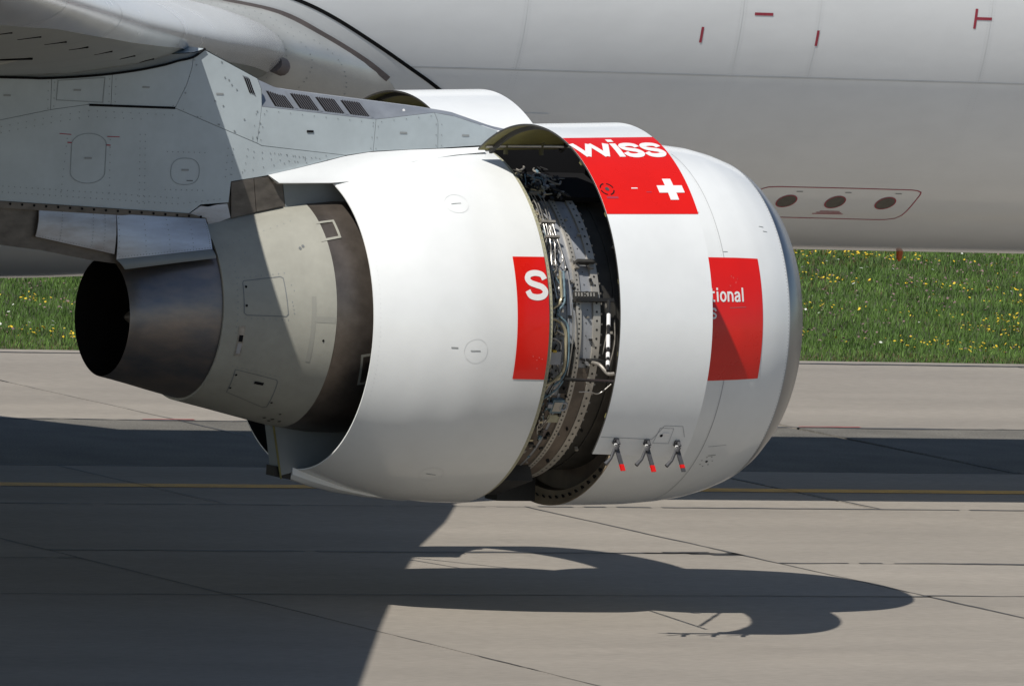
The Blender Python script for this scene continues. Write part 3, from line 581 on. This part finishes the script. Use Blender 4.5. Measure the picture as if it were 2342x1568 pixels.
# --- thrust reverser cowl
TS = rng_(12.9, 347.1, 110)
rev = shell('reverser_cowl', s_rev, rng_(-1.553, 0, 16), TS, .012, 'white_paint', 'nozzle_dark', plane)
b = MB(); b.grid([[s_rev(x, t, 0)+Vector((0, 0, 0)) for t in TS] for x in (0,)]+[[Vector((.0, -1.505*math.sin(R_(t)), ZC+1.505*math.cos(R_(t)))) for t in TS]], flip=True)
b.grid([[Vector((x, -r*math.sin(R_(t)), ZC+r*math.cos(R_(t)))) for t in TS] for x, r in ((-.01, 1.535), (.042, 1.535), (.046, 1.53), (.046, 1.475), (.02, 1.47), (.02, 1.30))])
fr = b.obj('front_ring', 'ring_olive', rev, angle=30)
rivets('ring_rivets', lambda x, t, h=0: Vector((x, -(1.536+h)*math.sin(R_(t)), ZC+(1.536+h)*math.cos(R_(t)))), [(.025, t) for t in rng_(15, 175, 110)], rev, .0045)
RMR = 1.54*math.pi/180
patch('red_panel', s_rev, -.309, -.002, 63.4, 102.6, 'red_paint', rev, .003, 8, 24)
glyph('letter', 's', s_rev, -.228, -.002, 77.4, 68.0, RMR, .052, 'letter_white', rev)
for x, t in ((-.685, 43.1), (-.68, 93.9), (-.69, 143.8)):
    line('cover_edge', s_rev, circle_pts(x, t, .105, RMR, 36), .003, RMR, 'cover_seam', rev)
    line('cover_print', s_rev, [(x-.05, t), (x+.04, t)], .008, RMR, 'print_grey', rev)
line('small_print', s_rev, [(-.90, 93.2), (-.84, 93.2)], .012, RMR, 'print_grey', rev)
line('skin_seam', s_rev, [(-1.5, 14.2), (-.8, 14.6), (-.02, 14.4)], .004, RMR, 'seam_soft', rev)
rivets('scuffs', s_rev, [(-.08, 95.5), (-.05, 96), (-.10, 96.3), (-.09, 99), (-.14, 95.2)], rev, .0022, .005, 'letter_white')
rivets('fastener_rows', s_rev, [(-.03, t) for t in rng_(16, 176, 120)]+[(-1.50, t) for t in rng_(16, 176, 90)]+[(x, 16.5) for x in rng_(-1.4, -.05, 30)], rev, .0035, .002, 'cover_seam')
# flange fairing beside the pylon at the top of the reverser
top = [(-2.158, 3.682), (-1.9, 3.74), (-1.6, 3.812), (-1.43, 3.856), (-1.2, 3.895), (-.8, 3.925), (-.4, 3.945), (-.09, 3.965)]
bot = [(-2.075, 3.622), (-1.9, 3.628), (-1.6, 3.638), (-1.43, 3.655), (-1.2, 3.735), (-.8, 3.84), (-.4, 3.90), (-.09, 3.93)]
b = MB(); rows = []
for i, ((xa, za), (xb, zb)) in enumerate(zip(top, bot)):
    yo = [-.40, -.42, -.45, -.47, -.47, -.46, -.44, -.42][i]
    rows.append([Vector((xa, -.357, za)), Vector((xa, -.372, za+.003)), Vector(((xa*.6+xb*.4), -.40, za*.6+zb*.4)), Vector(((xa*.25+xb*.75), (yo-.40)/2-.02, za*.25+zb*.75)), Vector((xb, yo-.02, zb)), Vector((xb, yo+.02, zb-.012)), Vector((xb, -.357, zb+.01))])
b.grid(rows); b.add(rows[0], [tuple(range(7))[::-1]]); b.obj('flange_fairing', 'white_paint', rev, angle=35)
# keel fairing, beam and drain at the bottom
b = MB(); rows = []
for x, zt, zb, w in ((-1.60, 1.16, 1.062, .10), (-1.41, 1.10, 1.006, .13), (-1.15, 1.02, .952, .14), (-.85, .955, .912, .12), (-.45, .91, .878, .08)):
    rows.append([(x, -w, zt+.01), (x, -w*.98, (zt+zb)/2), (x, -w*.55, zb+.008), (x, 0, zb), (x, w*.55, zb+.008), (x, w*.98, (zt+zb)/2), (x, w, zt+.01)])
b.grid(rows, flip=True); b.add(rows[0], [tuple(range(7))]); b.obj('keel_fairing', 'white_paint', rev, angle=30)
b = MB(); prism(b, [(-1.765, 1.09), (-1.60, 1.062), (-1.598, 1.15), (-1.765, 1.18)], -.07, .07); b.obj('latch_beam', 'black_plastic', rev, smooth=False)
b = MB(); prism(b, [(-1.81, 1.60), (-1.71, 1.10), (-1.5, 1.15), (-1.0, 1.15), (-1.0, 1.7)], -.09, .09); bif = b.obj('lower_bifurcation', 'pylon_base', plane, smooth=False)
b = MB(); prism(b, [(-1.822, 1.55), (-1.712, 1.07), (-1.698, 1.07), (-1.806, 1.55)], -.097, -.085); b.obj('seal_strip', 'olive_primer', bif, smooth=False)

# --- core cowl, heat band, nozzle and plug
TC = rng_(0, 360, 120)[:-1]
def revolve(name, rows, mt, parent, flip=False):
    b = MB(); b.grid(rows, closed=True, flip=flip); return b.obj(name, mt, parent)
core = revolve('core_cowl', [[s_core(-2.74, t, -.02) for t in TC]]+[[s_core(x, t) for t in TC] for x in rng_(-2.74, -1.76, 12)], 'core_cowl', plane)
revolve('heat_band', [[s_core(x, t, -.004) for t in TC] for x in rng_(-1.757, -.9, 10)], 'titanium', core)
RMC = .95*math.pi/180
line('hatch_edge', s_core, [(-2.57, 70.5), (-2.56, 69.3), (-2.24, 67.3), (-2.215, 68.2), (-2.183, 87.6), (-2.20, 88.8), (-2.54, 89.2), (-2.565, 88.0), (-2.57, 70.5)], .008, RMC, 'seam', core)
line('hatch_edge', s_core, [(-2.545, 123.3), (-2.165, 125.6), (-2.15, 127), (-2.11, 148), (-2.135, 149.3), (-2.516, 142.5), (-2.545, 123.3)], .007, RMC, 'seam', core)
rv = along([(-2.60, 67.5), (-2.2, 65.4)], .045, RMC)+along([(-2.15, 72), (-2.13, 75)], .03, RMC)+along([(-2.15, 81), (-2.13, 87)], .03, RMC)+along([(-2.55, 91.0), (-2.18, 90.6)], .05, RMC)+along([(-2.62, 100), (-2.62, 60)], .06, RMC)+along([(-2.58, 121.3), (-2.15, 123.4)], .04, RMC)+along([(-2.11, 129), (-2.09, 135)], .03, RMC)+along([(-2.68, 47), (-2.4, 40), (-2.0, 33)], .06, RMC)+along([(-2.66, 60), (-2.55, 56), (-2.5, 52)], .06, RMC)
rivets('rivet_rows', s_core, rv, core, .005)
rivets('hatch_locks', s_core, [(-2.545, 72.8), (-2.545, 83.7), (-2.52, 127), (-2.51, 138), (-2.1, 143), (-1.86, 100), (-1.95, 152)], core, .012, .004, 'dark_gap')
patch('hatch_handle', s_core, -2.34, -2.26, 129, 131, 'dark_gap', core, .005, 3, 3)
patch('slot_vent', s_core, -2.60, -2.545, 95.5, 114.2, 'bracket_metal', core, .004, 3, 10)
patch('slot_opening', s_core, -2.59, -2.555, 101, 105, 'dark_gap', core, .007, 2, 4); patch('slot_cover', s_core, -2.59, -2.555, 106, 112.5, 'case_grey', core, .007, 2, 5)
for pts in ([(-1.807, 36.9), (-1.631, 36.0), (-1.633, 46.6), (-1.803, 48.2), (-1.807, 36.9)], [(-1.49, 106), (-1.40, 105), (-1.36, 120), (-1.45, 121), (-1.49, 106)]):
    line('square_frame', s_core, pts, .022, RMC, 'core_cowl', core, .004)
rivets('drain_ports', s_core, [(-2.014, 51.7), (-1.985, 50.6)], core, .016, .004, 'seam'); rivets('bottom_drains', s_core, [(-2.02, 161), (-1.95, 160.5), (-1.88, 161), (-1.95, 164.5)], core, .018, .004, 'dark_gap')
for x0, x1, t0, t1 in ((-1.98, -1.94, 78, 112), (-1.95, -1.77, 88, 91)): patch('touched_up_paint', s_core, x0, x1, t0, t1, 'core_patch', core, .0015, 3, 10)
NZ = [(-2.70, .775, .085), (-2.82, .735, .075), (-3.0, .672, .055), (-3.2, .60, .033), (-3.35, .547, .015), (-3.465, .507, 0), (-3.471, .500, 0)]
noz = revolve('exhaust_nozzle', [[(x, -r*math.sin(R_(t)), ZC+dz+r*math.cos(R_(t))) for t in TC] for x, r, dz in NZ][::-1], 'nozzle_metal', plane)
revolve('inner_wall', [[(x, -r*math.sin(R_(t)), ZC+dz+r*math.cos(R_(t))) for t in TC] for x, r, dz in [(-3.471, .498, 0), (-3.3, .55, .02), (-3.0, .655, .05), (-2.7, .74, .08), (-2.3, .78, .08)]], 'nozzle_dark', noz)
revolve('nozzle_bulkhead', [[(-2.35, -r*math.sin(R_(t)), ZC+.06+r*math.cos(R_(t))) for t in TC] for r in (.80, .5, .2)], 'nozzle_dark', noz)
revolve('exhaust_plug', [[(x, -r*math.sin(R_(t)), ZC+r*math.cos(R_(t))) for t in TC] for x, r in ((-3.26, .012), (-3.22, .045), (-3.1, .115), (-2.9, .22), (-2.6, .33), (-2.35, .40))], 'brown_metal', noz)

# --- inlet cowl
TI = rng_(0, 360, 140)[:-1]
inl = revolve('inlet_cowl', [[s_inl(x, t) for t in TI] for x in rng_(.92, 2.460, 22)], 'white_paint', plane)
lipx = [2.464, 2.50, 2.54, 2.58, 2.62, 2.652, 2.675, 2.69, 2.703, 2.712]
rows = [[s_inl(x, t) for t in TI] for x in lipx]
for x, r in ((2.712, 1.20), (2.70, 1.17), (2.66, 1.135), (2.58, 1.105), (2.40, 1.085), (2.1, 1.10), (1.6, 1.17)): rows.append([(x, -r*math.sin(R_(t)), ZC+.042*(x-.92)/1.79+r*math.cos(R_(t))) for t in TI])
revolve('inlet_lip', rows, 'lip_metal', inl)
RMI = 1.54*math.pi/180
line('cowl_seam', s_inl, [(1.775, t) for t in rng_(15, 165, 60)], .006, RMI, 'seam_soft', inl); line('cowl_seam', s_inl, [(2.462, t) for t in rng_(0, 180, 60)], .006, RMI, 'seam_soft', inl)
rivets('lip_rivets', s_inl, [(2.445, t) for t in rng_(10, 170, 130)], inl, .0042, .002, 'seam_soft')
rivets('fastener_rows', s_inl, [(1.755, t) for t in rng_(10, 170, 110)]+[(.955, t) for t in rng_(100, 175, 60)], inl, .0035, .002, 'cover_seam')
patch('red_panel', s_inl, 1.15, 2.131, 63.3, 102.7, 'red_paint', inl, .003, 22, 26)
X = 1.50
for ch, w in (('t', .058), ('i', .026), ('o', .064), ('n', .060), ('a', .060), ('l', .026)):
    if ch == 't': X = 1.575
    glyph('letter', ch, s_inl, X, X+w, 77.7, 74.45, RMI, .0175, 'letter_white', inl); X += w+.0125
glyph('letter', 's', s_inl, 1.578, 1.642, 83.1, 79.6, RMI, .0165, 'letter_white', inl)
line('panel_line', s_inl, [(1.78, 79.6), (1.95, 79.4)], .003, RMI, 'seam', inl, .005)
rivets('dust_specks', s_inl, [(1.84, 70), (1.86, 71.5), (1.88, 70.4), (1.80, 72.6), (1.82, 69.5)], inl, .0022, .005, 'letter_white')
for x, t in ((1.80, 61.3), (1.62, 47.0), (2.30, 52.5), (2.27, 50.8)): line('small_print', s_inl, [(x-.025, t), (x+.025, t)], .006, RMI, 'print_grey', inl)
line('port_print', s_inl, [(1.88, 131.8), (1.96, 131.8)], .010, RMI, 'print_grey', inl)
rivets('sensor_port', s_inl, [(1.90, 134.6)], inl, .013, .004, 'dark_gap'); rivets('port_marks', s_inl, [(1.90+.06*math.cos(a), 134.6+2.3*math.sin(a)) for a in rng_(0, 5.2, 6)], inl, .007, .004, 'print_grey')
line('panel_line', s_inl, [(1.83, 127.5), (2.02, 127.5)], .004, RMI, 'seam_soft', inl)
# rear rim with lightening holes, bulkhead behind
b = MB(); b.grid([[Vector((x, -r*math.sin(R_(t)), ZC+r*math.cos(R_(t)))) for t in TI] for x, r in ((.925, 1.564), (.918, 1.558), (.955, 1.50), (.975, 1.435))], closed=True); rim = b.obj('rear_rim', 'rim_brown', inl)
for t in rng_(98, 262, 38):
    b = MB(); p = Vector((.955, -1.497*math.sin(R_(t)), ZC+1.497*math.cos(R_(t)))); q = Vector((-.8, -.5*math.sin(R_(t)), .5*math.cos(R_(t)))); b.disc(p+Vector((-.009, 0, 0)), (-1, -.7*math.sin(R_(t)), .7*math.cos(R_(t))), .024, 10); b.obj('lightening_hole', 'dark_gap', inl, smooth=False)
b = MB(); b.grid([[Vector((x, -r*math.sin(R_(t)), ZC+r*math.cos(R_(t)))) for t in TI] for x, r in ((.975, 1.436), (1.06, 1.42), (1.08, 1.22))], closed=True); b.obj('rear_bulkhead', 'case_brown', inl)

# --- fan case and what hangs on it
case = revolve('fan_case', [[Vector((x, -r*math.sin(R_(t)), ZC+r*math.cos(R_(t)))) for t in TI] for x, r in ((-.3, 1.30), (.06, 1.32), (.33, 1.33), (.37, 1.33), (.56, 1.325), (.62, 1.325))], 'case_grey', plane)
revolve('front_barrel', [[Vector((x, -r*math.sin(R_(t)), ZC+r*math.cos(R_(t)))) for t in TI] for x, r in ((.62, 1.322), (.64, 1.27), (.9, 1.26), (1.12, 1.25))], 'case_dark', case)  # barrel split off and coloured dark for the unlit depth of the gap
for (x0, x1, r, mt) in ((.385, .435, 1.348, 'case_flange'), (.555, .625, 1.342, 'case_flange'), (.30, .315, 1.338, 'case_grey'), (.80, .815, 1.275, 'case_dark')):
    revolve('flange_ring', [[Vector((x, -q*math.sin(R_(t)), ZC+q*math.cos(R_(t)))) for t in TI] for x, q in ((x0, r-.02), (x0, r), (x1, r), (x1, r-.03))], mt, case)
rivets('flange_bolts', s_case, [(.410, t) for t in rng_(15, 165, 84)], case, .0085, .0195, 'black_plastic'); rivets('flange_bolts', s_case, [(.588, t) for t in rng_(15, 165, 46)], case, .011, .0135, 'black_plastic')
rivets('case_bolts', s_case, [(.485+.02*random.random(), t) for t in rng_(18, 160, 30)], case, .006, .002, 'black_plastic')
b = MB()
for t in rng_(35, 165, 34):
    p = s_case(.640, t, -.012); b.box(p, (.022, .016, .016))
tag(b.obj('flange_nuts', 'bracket_metal', case, smooth=False), kind='stuff')
# lower case panels are warm brown
patch('upper_shade_shell', s_case, .03, .93, 4, 33, 'dark_gap', case, .055, 8, 12); patch('shade_shell_side', lambda x, t, h=0: s_case(x, 33, t), .03, .93, .054, 0, 'dark_gap', case, 0, 8, 2); patch('case_liner', s_case, .33, .555, 101, 168, 'case_brown', case, .004, 4, 24); patch('case_liner', s_case, .06, .30, 112, 168, 'case_brown', case, .004, 4, 24)  # near-black shell added over the upper case: strut plus the open door's shade
patch('case_strip', s_case, .30, .375, 92, 111, 'black_plastic', case, .012, 3, 8); patch('case_liner', s_case, .43, .55, 103, 165, 'case_brown', case, .0065, 3, 20)
def cp(pts, h): return [s_case(x, t, h) for x, t in pts]
PIPES = [([(.194, 31.5), (.194, 33.5), (.192, 39.1), (.173, 46.1), (.181, 47.7), (.17, 52.8), (.143, 55.7), (.114, 61.2), (.106, 65.2)], .0055, 'steel_pipe'),
         ([(.222, 31.5), (.222, 33.5), (.217, 39.1), (.198, 46.1), (.206, 47.7), (.195, 52.6), (.192, 55.6), (.17, 60), (.15, 66)], .0055, 'steel_pipe'),
         ([(.272, 31.5), (.272, 33.4), (.27, 38.3), (.247, 46.1), (.23, 47.7), (.221, 52.5), (.234, 55.6), (.202, 62.5), (.20, 66)], .0055, 'steel_pipe'),
         ([(.304, 31.5), (.304, 33.4), (.294, 38.3), (.275, 46.0), (.276, 47.6), (.27, 52.4), (.273, 55.6), (.281, 60.5), (.262, 63), (.234, 64.6)], .0055, 'steel_pipe'),
         ([(.258, 47.0), (.258, 47.6), (.244, 52.6), (.273, 53.4), (.288, 61.9), (.287, 65.1), (.25, 66.8)], .0055, 'steel_pipe'),
         ([(.217, 31), (.282, 26), (.341, 23.4)], .007, 'brass_pipe'), ([(.26, 31), (.353, 25.9), (.328, 23.9)], .007, 'brass_pipe'), ([(.375, 29.5), (.375, 28.2), (.415, 24.8), (.44, 21)], .009, 'steel_pipe'), ([(.40, 29.5), (.395, 27.7), (.445, 23.2), (.462, 19.9)], .009, 'steel_pipe'),
         ([(.09, 83.0), (.107, 83.1), (.151, 83.3), (.208, 84.8), (.25, 87.6), (.259, 92.5), (.268, 98.3), (.259, 101.8), (.206, 104.3), (.152, 106.1), (.10, 107)], .015, 'brass_pipe'),
         ([(.161, 87), (.244, 88.8)], .010, 'steel_pipe'), ([(.105, 89.8), (.158, 90.2), (.205, 91.6), (.213, 93.7)], .006, 'steel_pipe'),
         ([(.225, 66), (.225, 67.5), (.216, 74.8), (.209, 76), (.187, 77.7), (.121, 79.5)], .012, 'brass_pipe'), ([(.26, 66), (.26, 67.8), (.246, 75.9), (.226, 78.2), (.168, 81.1), (.264, 84.8), (.285, 89.6), (.30, 98.3), (.27, 104), (.2, 107)], .010, 'blue_hose'),
         ([(.08, 66), (.09, 72), (.10, 78), (.13, 81)], .008, 'steel_pipe'), ([(.14, 66), (.15, 70), (.17, 76)], .006, 'steel_pipe'), ([(.30, 66), (.315, 80), (.32, 92), (.31, 103)], .006, 'steel_pipe'),
         ([(.28, 105), (.24, 108), (.16, 111), (.08, 113)], .008, 'blue_hose'), ([(.08, 60), (.10, 50), (.13, 40), (.17, 32)], .010, 'blue_hose'), ([(.46, 109.1), (.571, 109.1), (.66, 109.6), (.76, 106)], .005, 'steel_pipe')]
for pts, r, mt in PIPES:
    b = MB(); b.tube(cp(pts, .062+.01*random.random()), r, 8); b.obj('pipe' if 'hose' not in mt else 'hose', mt, case)
def cbox(name, x0, x1, t0, t1, h0, h1, mt):
    b = MB(); q = [s_case(x, t, h) for h in (h0, h1) for x, t in ((x0, t0), (x1, t0), (x1, t1), (x0, t1))]
    b.add(q, [(0, 1, 2, 3), (7, 6, 5, 4), (0, 4, 5, 1), (1, 5, 6, 2), (2, 6, 7, 3), (3, 7, 4, 0)]); return b.obj(name, mt, case, smooth=False)
for x0, x1, t in ((.182, .324, 32.2), (.162, .30, 46.6), (.155, .292, 52.9)): cbox('pipe_clamp', x0, x1, t-.45, t+.45, .045, .085, 'bracket_metal')
cbox('control_box', .107, .225, 94.6, 99.2, .0, .07, 'case_grey'); cbox('yellow_plug', .135, .17, 94.0, 94.8, .03, .08, 'yellow_mark'); cbox('bracket', .40, .585, 61.9, 62.9, .02, .10, 'case_dark'); cbox('bracket_foot', .40, .44, 62.6, 64.4, .01, .05, 'bracket_metal'); cbox('bracket_foot', .54, .58, 62.6, 64.4, .01, .05, 'bracket_metal')
cbox('shelf', .36, .60, 73.0, 76.6, .015, .03, 'case_dark')
for i in range(7): cbox('shelf_rib', .372+.030*i, .384+.030*i, 73.4, 74.7, .028, .034, 'case_flange')
cbox('support_beam', .374, .72, 75.6, 76.8, .03, .09, 'black_plastic'); cbox('support_beam', .499, .64, 97.2, 98.1, .02, .10, 'black_plastic'); cbox('data_box', .25, .36, 113, 118.4, .0, .045, 'blue_hose'); cbox('box_face', .265, .345, 113.8, 117.6, .044, .05, 'case_flange')
b = MB(); b.tube(cp(circle_pts(.365, 115.7, .035, 1.33*math.pi/180, 16), .04), .012, 6, sm=False); b.obj('box_flange', 'case_grey', case)
cbox('data_plate', .27, .395, 120.2, 123.6, .006, .012, 'ring_olive'); cbox('rubber_pad', .268, .322, 127.2, 130.8, .006, .012, 'brown_seal'); cbox('gearbox', .02, .40, 150, 176, -.02, .15, 'case_dark'); cbox('drain_mast', .42, .80, 176, 184, .0, .20, 'black_plastic')
rr = random.Random(3)
for i in range(150):
    t = rr.uniform(30, 140); x = rr.uniform(.055, .20 if t < 66 else .25); dx = rr.uniform(.012, .045); dt = rr.uniform(.4, 1.6); h = rr.uniform(.0, .05)
    cbox(rr.choice(['connector', 'bracket', 'fitting']), x, x+dx, t, t+dt, h, h+rr.uniform(.01, .035), rr.choice(['bracket_metal', 'case_dark', 'case_dark', 'steel_pipe', 'brass_pipe', 'blue_hose', 'case_grey', 'black_plastic']))
for i in range(95):
    t = rr.uniform(32, 135); x = rr.uniform(.06, .25); pts = [(x, t)]
    for k_ in range(3): pts.append((min(.31, max(.055, pts[-1][0]+rr.uniform(-.04, .04))), pts[-1][1]+rr.uniform(1.2, 3.6)))
    b = MB(); b.tube(cp(pts, rr.uniform(.02, .055)), rr.choice([.004, .005, .007]), 6); b.obj('small_pipe', rr.choice(['steel_pipe', 'steel_pipe', 'brass_pipe', 'blue_hose', 'bracket_metal', 'black_plastic', 'black_plastic', 'case_dark']), case)

for i in range(40):          # pipes and wiring climbing into the dark under the hinge
    t = rr.uniform(16, 31); x = rr.uniform(.05, .55); pts = [(x, t)]
    for k_ in range(3): pts.append((min(.8, max(.05, pts[-1][0]+rr.uniform(-.05, .09))), pts[-1][1]+rr.uniform(-3.5, 4)))
    b = MB(); b.tube(cp(pts, rr.uniform(.06, .10)), rr.choice([.005, .006, .009]), 6); b.obj('small_pipe', rr.choice(['steel_pipe', 'brass_pipe', 'blue_hose', 'bracket_metal', 'black_plastic', 'case_dark']), case)
for i in range(30):
    t = rr.uniform(20, 34); x = rr.uniform(.05, .5); cbox(rr.choice(['bracket', 'fitting']), x, x+rr.uniform(.02, .06), t, t+rr.uniform(.5, 1.8), .05, rr.uniform(.07, .10), rr.choice(['bracket_metal', 'case_dark', 'black_plastic', 'case_grey']))
for i in range(46):          # clips, studs and small lugs on the bare part of the case and the barrel ahead of it
    t = rr.uniform(34, 150); x = rr.choice([rr.uniform(.31, .385), rr.uniform(.44, .55), rr.uniform(.66, .95)]); h = -.055 if x > .63 else .002
    cbox(rr.choice(['clip', 'lug', 'stud']), x, x+rr.uniform(.008, .03), t, t+rr.uniform(.3, 1.2), h, h+rr.uniform(.012, .04), rr.choice(['bracket_metal', 'case_dark', 'black_plastic', 'case_flange']))
for t0, t1, x in ((77, 96, .70), (83, 101, .78), (88, 104, .86)):
    b = MB(); b.tube(cp([(x, t0), (x+.01, (t0+t1)/2), (x-.02, t1)], -.02), .006, 6); b.obj('small_pipe', 'bracket_metal', case)

# --- fan cowl doors, both swung up
RMD = 1.67*math.pi/180
def build_door(side):
    sf = lambda x, t, h=0: s_door(x, t, h, side)
    b = MB(); xs, ts, th = rng_(D_XA, D_XF, 8), rng_(D_T0, D_END, 90), .016
    flip = side < 0
    out = [[sf(x, t) for t in ts] for x in xs]; inn = [[sf(x, t, -th) for t in ts] for x in xs]
    b.cur = 0; b.grid(out, flip=flip); b.cur = 1; b.grid(inn, flip=not flip); b.cur = 2
    b.grid([out[0], inn[0]], flip=not flip); b.grid([out[-1], inn[-1]], flip=flip); b.grid([[r[0] for r in out], [r[0] for r in inn]], flip=flip); b.grid([[r[-1] for r in out], [r[-1] for r in inn]], flip=not flip)
    d = b.obj('fan_cowl_door', None, plane, angle=30, mats=['white_paint', 'olive_primer', 'case_dark'])
    for t in (84, 106, 128, 150, 170):
        b = MB(); q = [sf(x, tt, h) for x in (D_XA+.03, D_XF-.03) for tt, h in ((t-1, -th), (t+1, -th), (t+.7, -.075), (t-.7, -.075))]; b.add(q, [(0, 1, 5, 4), (1, 2, 6, 5), (2, 3, 7, 6), (3, 0, 4, 7), (0, 3, 2, 1), (4, 5, 6, 7)]); b.obj('stiffener', 'olive_primer', d, smooth=False)
    for x in (D_XA+.10, D_XF-.08):
        b = MB(); b.grid([[sf(x, t, -th), sf(x, t, -.05), sf(x+.03, t, -.05), sf(x+.03, t, -th)] for t in ts], flip=flip); b.obj('hoop_frame', 'case_dark', d, angle=30)
    for x in (-.02, .33):
        b = MB(); p0, p1 = sf(x, D_T0+1, -.03), sf(x, D_T0+9, -.03); q0 = Vector((x+(0 if side > 0 else .37), -.66*side, 4.0)); b.tube([q0+Vector((0, 0, -.07)), q0, q0+Vector((0, -.02*side, .05)), q0+Vector((0, -.05*side, .09))], .020, 8); b.obj('hinge', 'olive_dark', d)
    return d, sf
door, sfd = build_door(1); door2, sfd2 = build_door(-1)
patch('red_panel', sfd, D_XA, D_XF, 72.5, 107.4, 'red_paint', door, .003, 16, 26)
for ch, a, c in (('w', -.262, .112), ('i', .128, .192), ('s', .196, .392), ('s', .400, .600)):
    glyph('letter', ch, sfd, a, c, 84.4, 76.9, RMD, .058 if ch != 'w' else .056, 'letter_white', door)
b = strokes(MB(), sfd, [([(.323, 98.5), (.565, 98.5)], .080), ([(.444, 94.5), (.444, 98.5-.040/RMD)], .080), ([(.444, 98.5+.040/RMD), (.444, 102.5)], .080)], RMD, .006); b.obj('white_cross', 'letter_white', door)
for a0 in (12, 102, 192, 282): line('lock_mark', sfd, circle_pts(-.165, 98.4, .062, RMD, 10, a0, a0+66), .012, RMD, 'dark_gap', door, .005)
rivets('lock_pin', sfd, [(-.165, 98.4)], door, .022, .006, 'latch_metal'); line('small_print', sfd, [(-.20, 101.6), (-.09, 101.6)], .022, RMD, 'mark_red', door, .005); line('small_print', sfd, [(.07, 98.1), (.13, 98.1)], .010, RMD, 'letter_white', door, .005); line('small_print', sfd, [(.20, 99.6), (.25, 99.6)], .007, RMD, 'mark_red', door, .005)
line('panel_line', sfd, [(D_XA+.01, 176.0), (.25, 176.2), (.325, 171.4), (.50, 171.4), (.55, 175)], .005, RMD, 'seam_soft', door)
line('access_edge', sfd, [(.29, 172.2), (.42, 172.2), (.42, 177.5), (.27, 177.5), (.29, 172.2)], .004, RMD, 'seam_soft', door); rivets('access_lock', sfd, [(.325, 174.8)], door, .015, .004, 'dark_gap')
b = strokes(MB(), sfd, [([(.335, 174.1), (.395, 174.1)], .022)], RMD, .006); b.obj('access_tab', 'letter_white', door)
for i, x in enumerate((-.09, .205, .495)):           # three open latches at the lower edge
    b = MB(); e = sfd(x, 176.6, .004); dn = (sfd(x, 178, 0)-sfd(x, 174, 0)).normalized(); on = (sfd(x, 176, .05)-sfd(x, 176, 0)).normalized(); fx = Vector((1, 0, 0))
    b.cur = 0; b.box(e+dn*.015, (.045, .05, .03), (fx, dn, on)); b.tube([e+fx*.005+on*.02, e+on*.06+dn*.005, e+on*.075+dn*.05-fx*.015], .014, 8)
    hd = (Vector((.05, -.10, -.26))).normalized(); hs = fx.cross(hd).normalized(); st = e+on*.045+dn*.05; b.box(st+hd*.075, (.034, .15, .020), (fx, hd, hs))
    kd = Vector((-.28, -.04, -.62)).normalized(); ks = Vector((0, 1, 0)); b.tube([st-fx*.01, st+kd*.10-fx*.01, st+kd*.155-fx*.04], [.014, .013, .018], 8, sm=False)
    b.cur = 1; b.box(st+hd*(.178 if i < 2 else .150), (.036, .056 if i < 2 else .03, .022), (fx, hd, hs)); b.cur = 0
    if i == 2: b.box(st+hd*.18, (.034, .03, .02), (fx, hd, hs))
    b.cur = 2; b.box(e+on*.03+dn*.03-fx*.008, (.022, .014, .012), (fx, dn, on)); b.obj('latch', None, door, angle=30, mats=['latch_metal', 'red_paint', 'letter_white'])
# hinge beam and hold-open rods
b = MB(); b.tube([(-.22, -.66, 4.0), (.62, -.66, 4.01)], .018, 10, sm=False); hb = b.obj('hinge_beam', 'steel_pipe', plane)
b = MB(); b.tube([(-.06, .50, 3.985), (.66, .50, 3.99)], .018, 10, sm=False); b.obj('hinge_beam', 'steel_pipe', plane)
b = MB(); prism(b, [(-.05, 3.70), (.95, 3.70), (.95, 3.975), (-.05, 3.965)], -.36, .36); b.obj('upper_beam', 'dark_gap', plane, smooth=False)  # coloured black to put in the shade under the door arch
def rod(a, c, bands, r=.014):
    a, c = Vector(a), Vector(c); b = MB(); b.tube([a, c], r, 10, sm=False); o = b.obj('hold_open_rod', 'black_plastic', plane)
    for u, v in bands:
        b = MB(); b.tube([a+(c-a)*u, a+(c-a)*v], r+.004, 10, sm=False); b.obj('white_band', 'letter_white', o)
    return o
rod((.42, -1.80, 2.79), (-.02, -2.60, 2.27), ((.20, .36), (.50, .68), (.75, .82), (.87, .93)))
rod((.28, -1.40, 2.08), (-.04, -2.80, 2.20), ())
rod((.42, 1.45, 2.6), (-.02, 2.55, 2.3), ()); rod((.28, 1.40, 2.08), (-.04, 2.75, 2.10), ())
b = MB(); b.tube([s_case(.52, 98.2, .06), Vector((.53, -1.52, 2.22)), Vector((.565, -1.6, 2.155)), Vector((.62, -1.62, 2.155))], .016, 8); b.obj('handle', 'bracket_metal', case)
for o, l in ((fus, 'pale grey fuselage side with red tick marks behind the engine'), (wing, 'grey wing with metal leading edge above the pylon'), (pyl, 'grey panelled engine pylon half in the shadow of the wing'), (vf, 'grey metal strip with four slatted vents along the top of the pylon'),
             (aft, 'heat stained metal fairing under the rear of the pylon'), (rev, 'white rear engine cowl carrying one white letter on red'), (core, 'beige core cowl between the white cowl and the exhaust nozzle'), (noz, 'dark heat tinted exhaust nozzle'),
             (inl, 'white engine inlet cowl with bare metal lip and red panel'), (case, 'grey fan case crowded with pipes in the open gap'), (door, 'white fan cowl door swung open towards the camera with red panel and white cross'), (door2, 'white fan cowl door swung open on the far side of the engine')):
    o['label'] = l
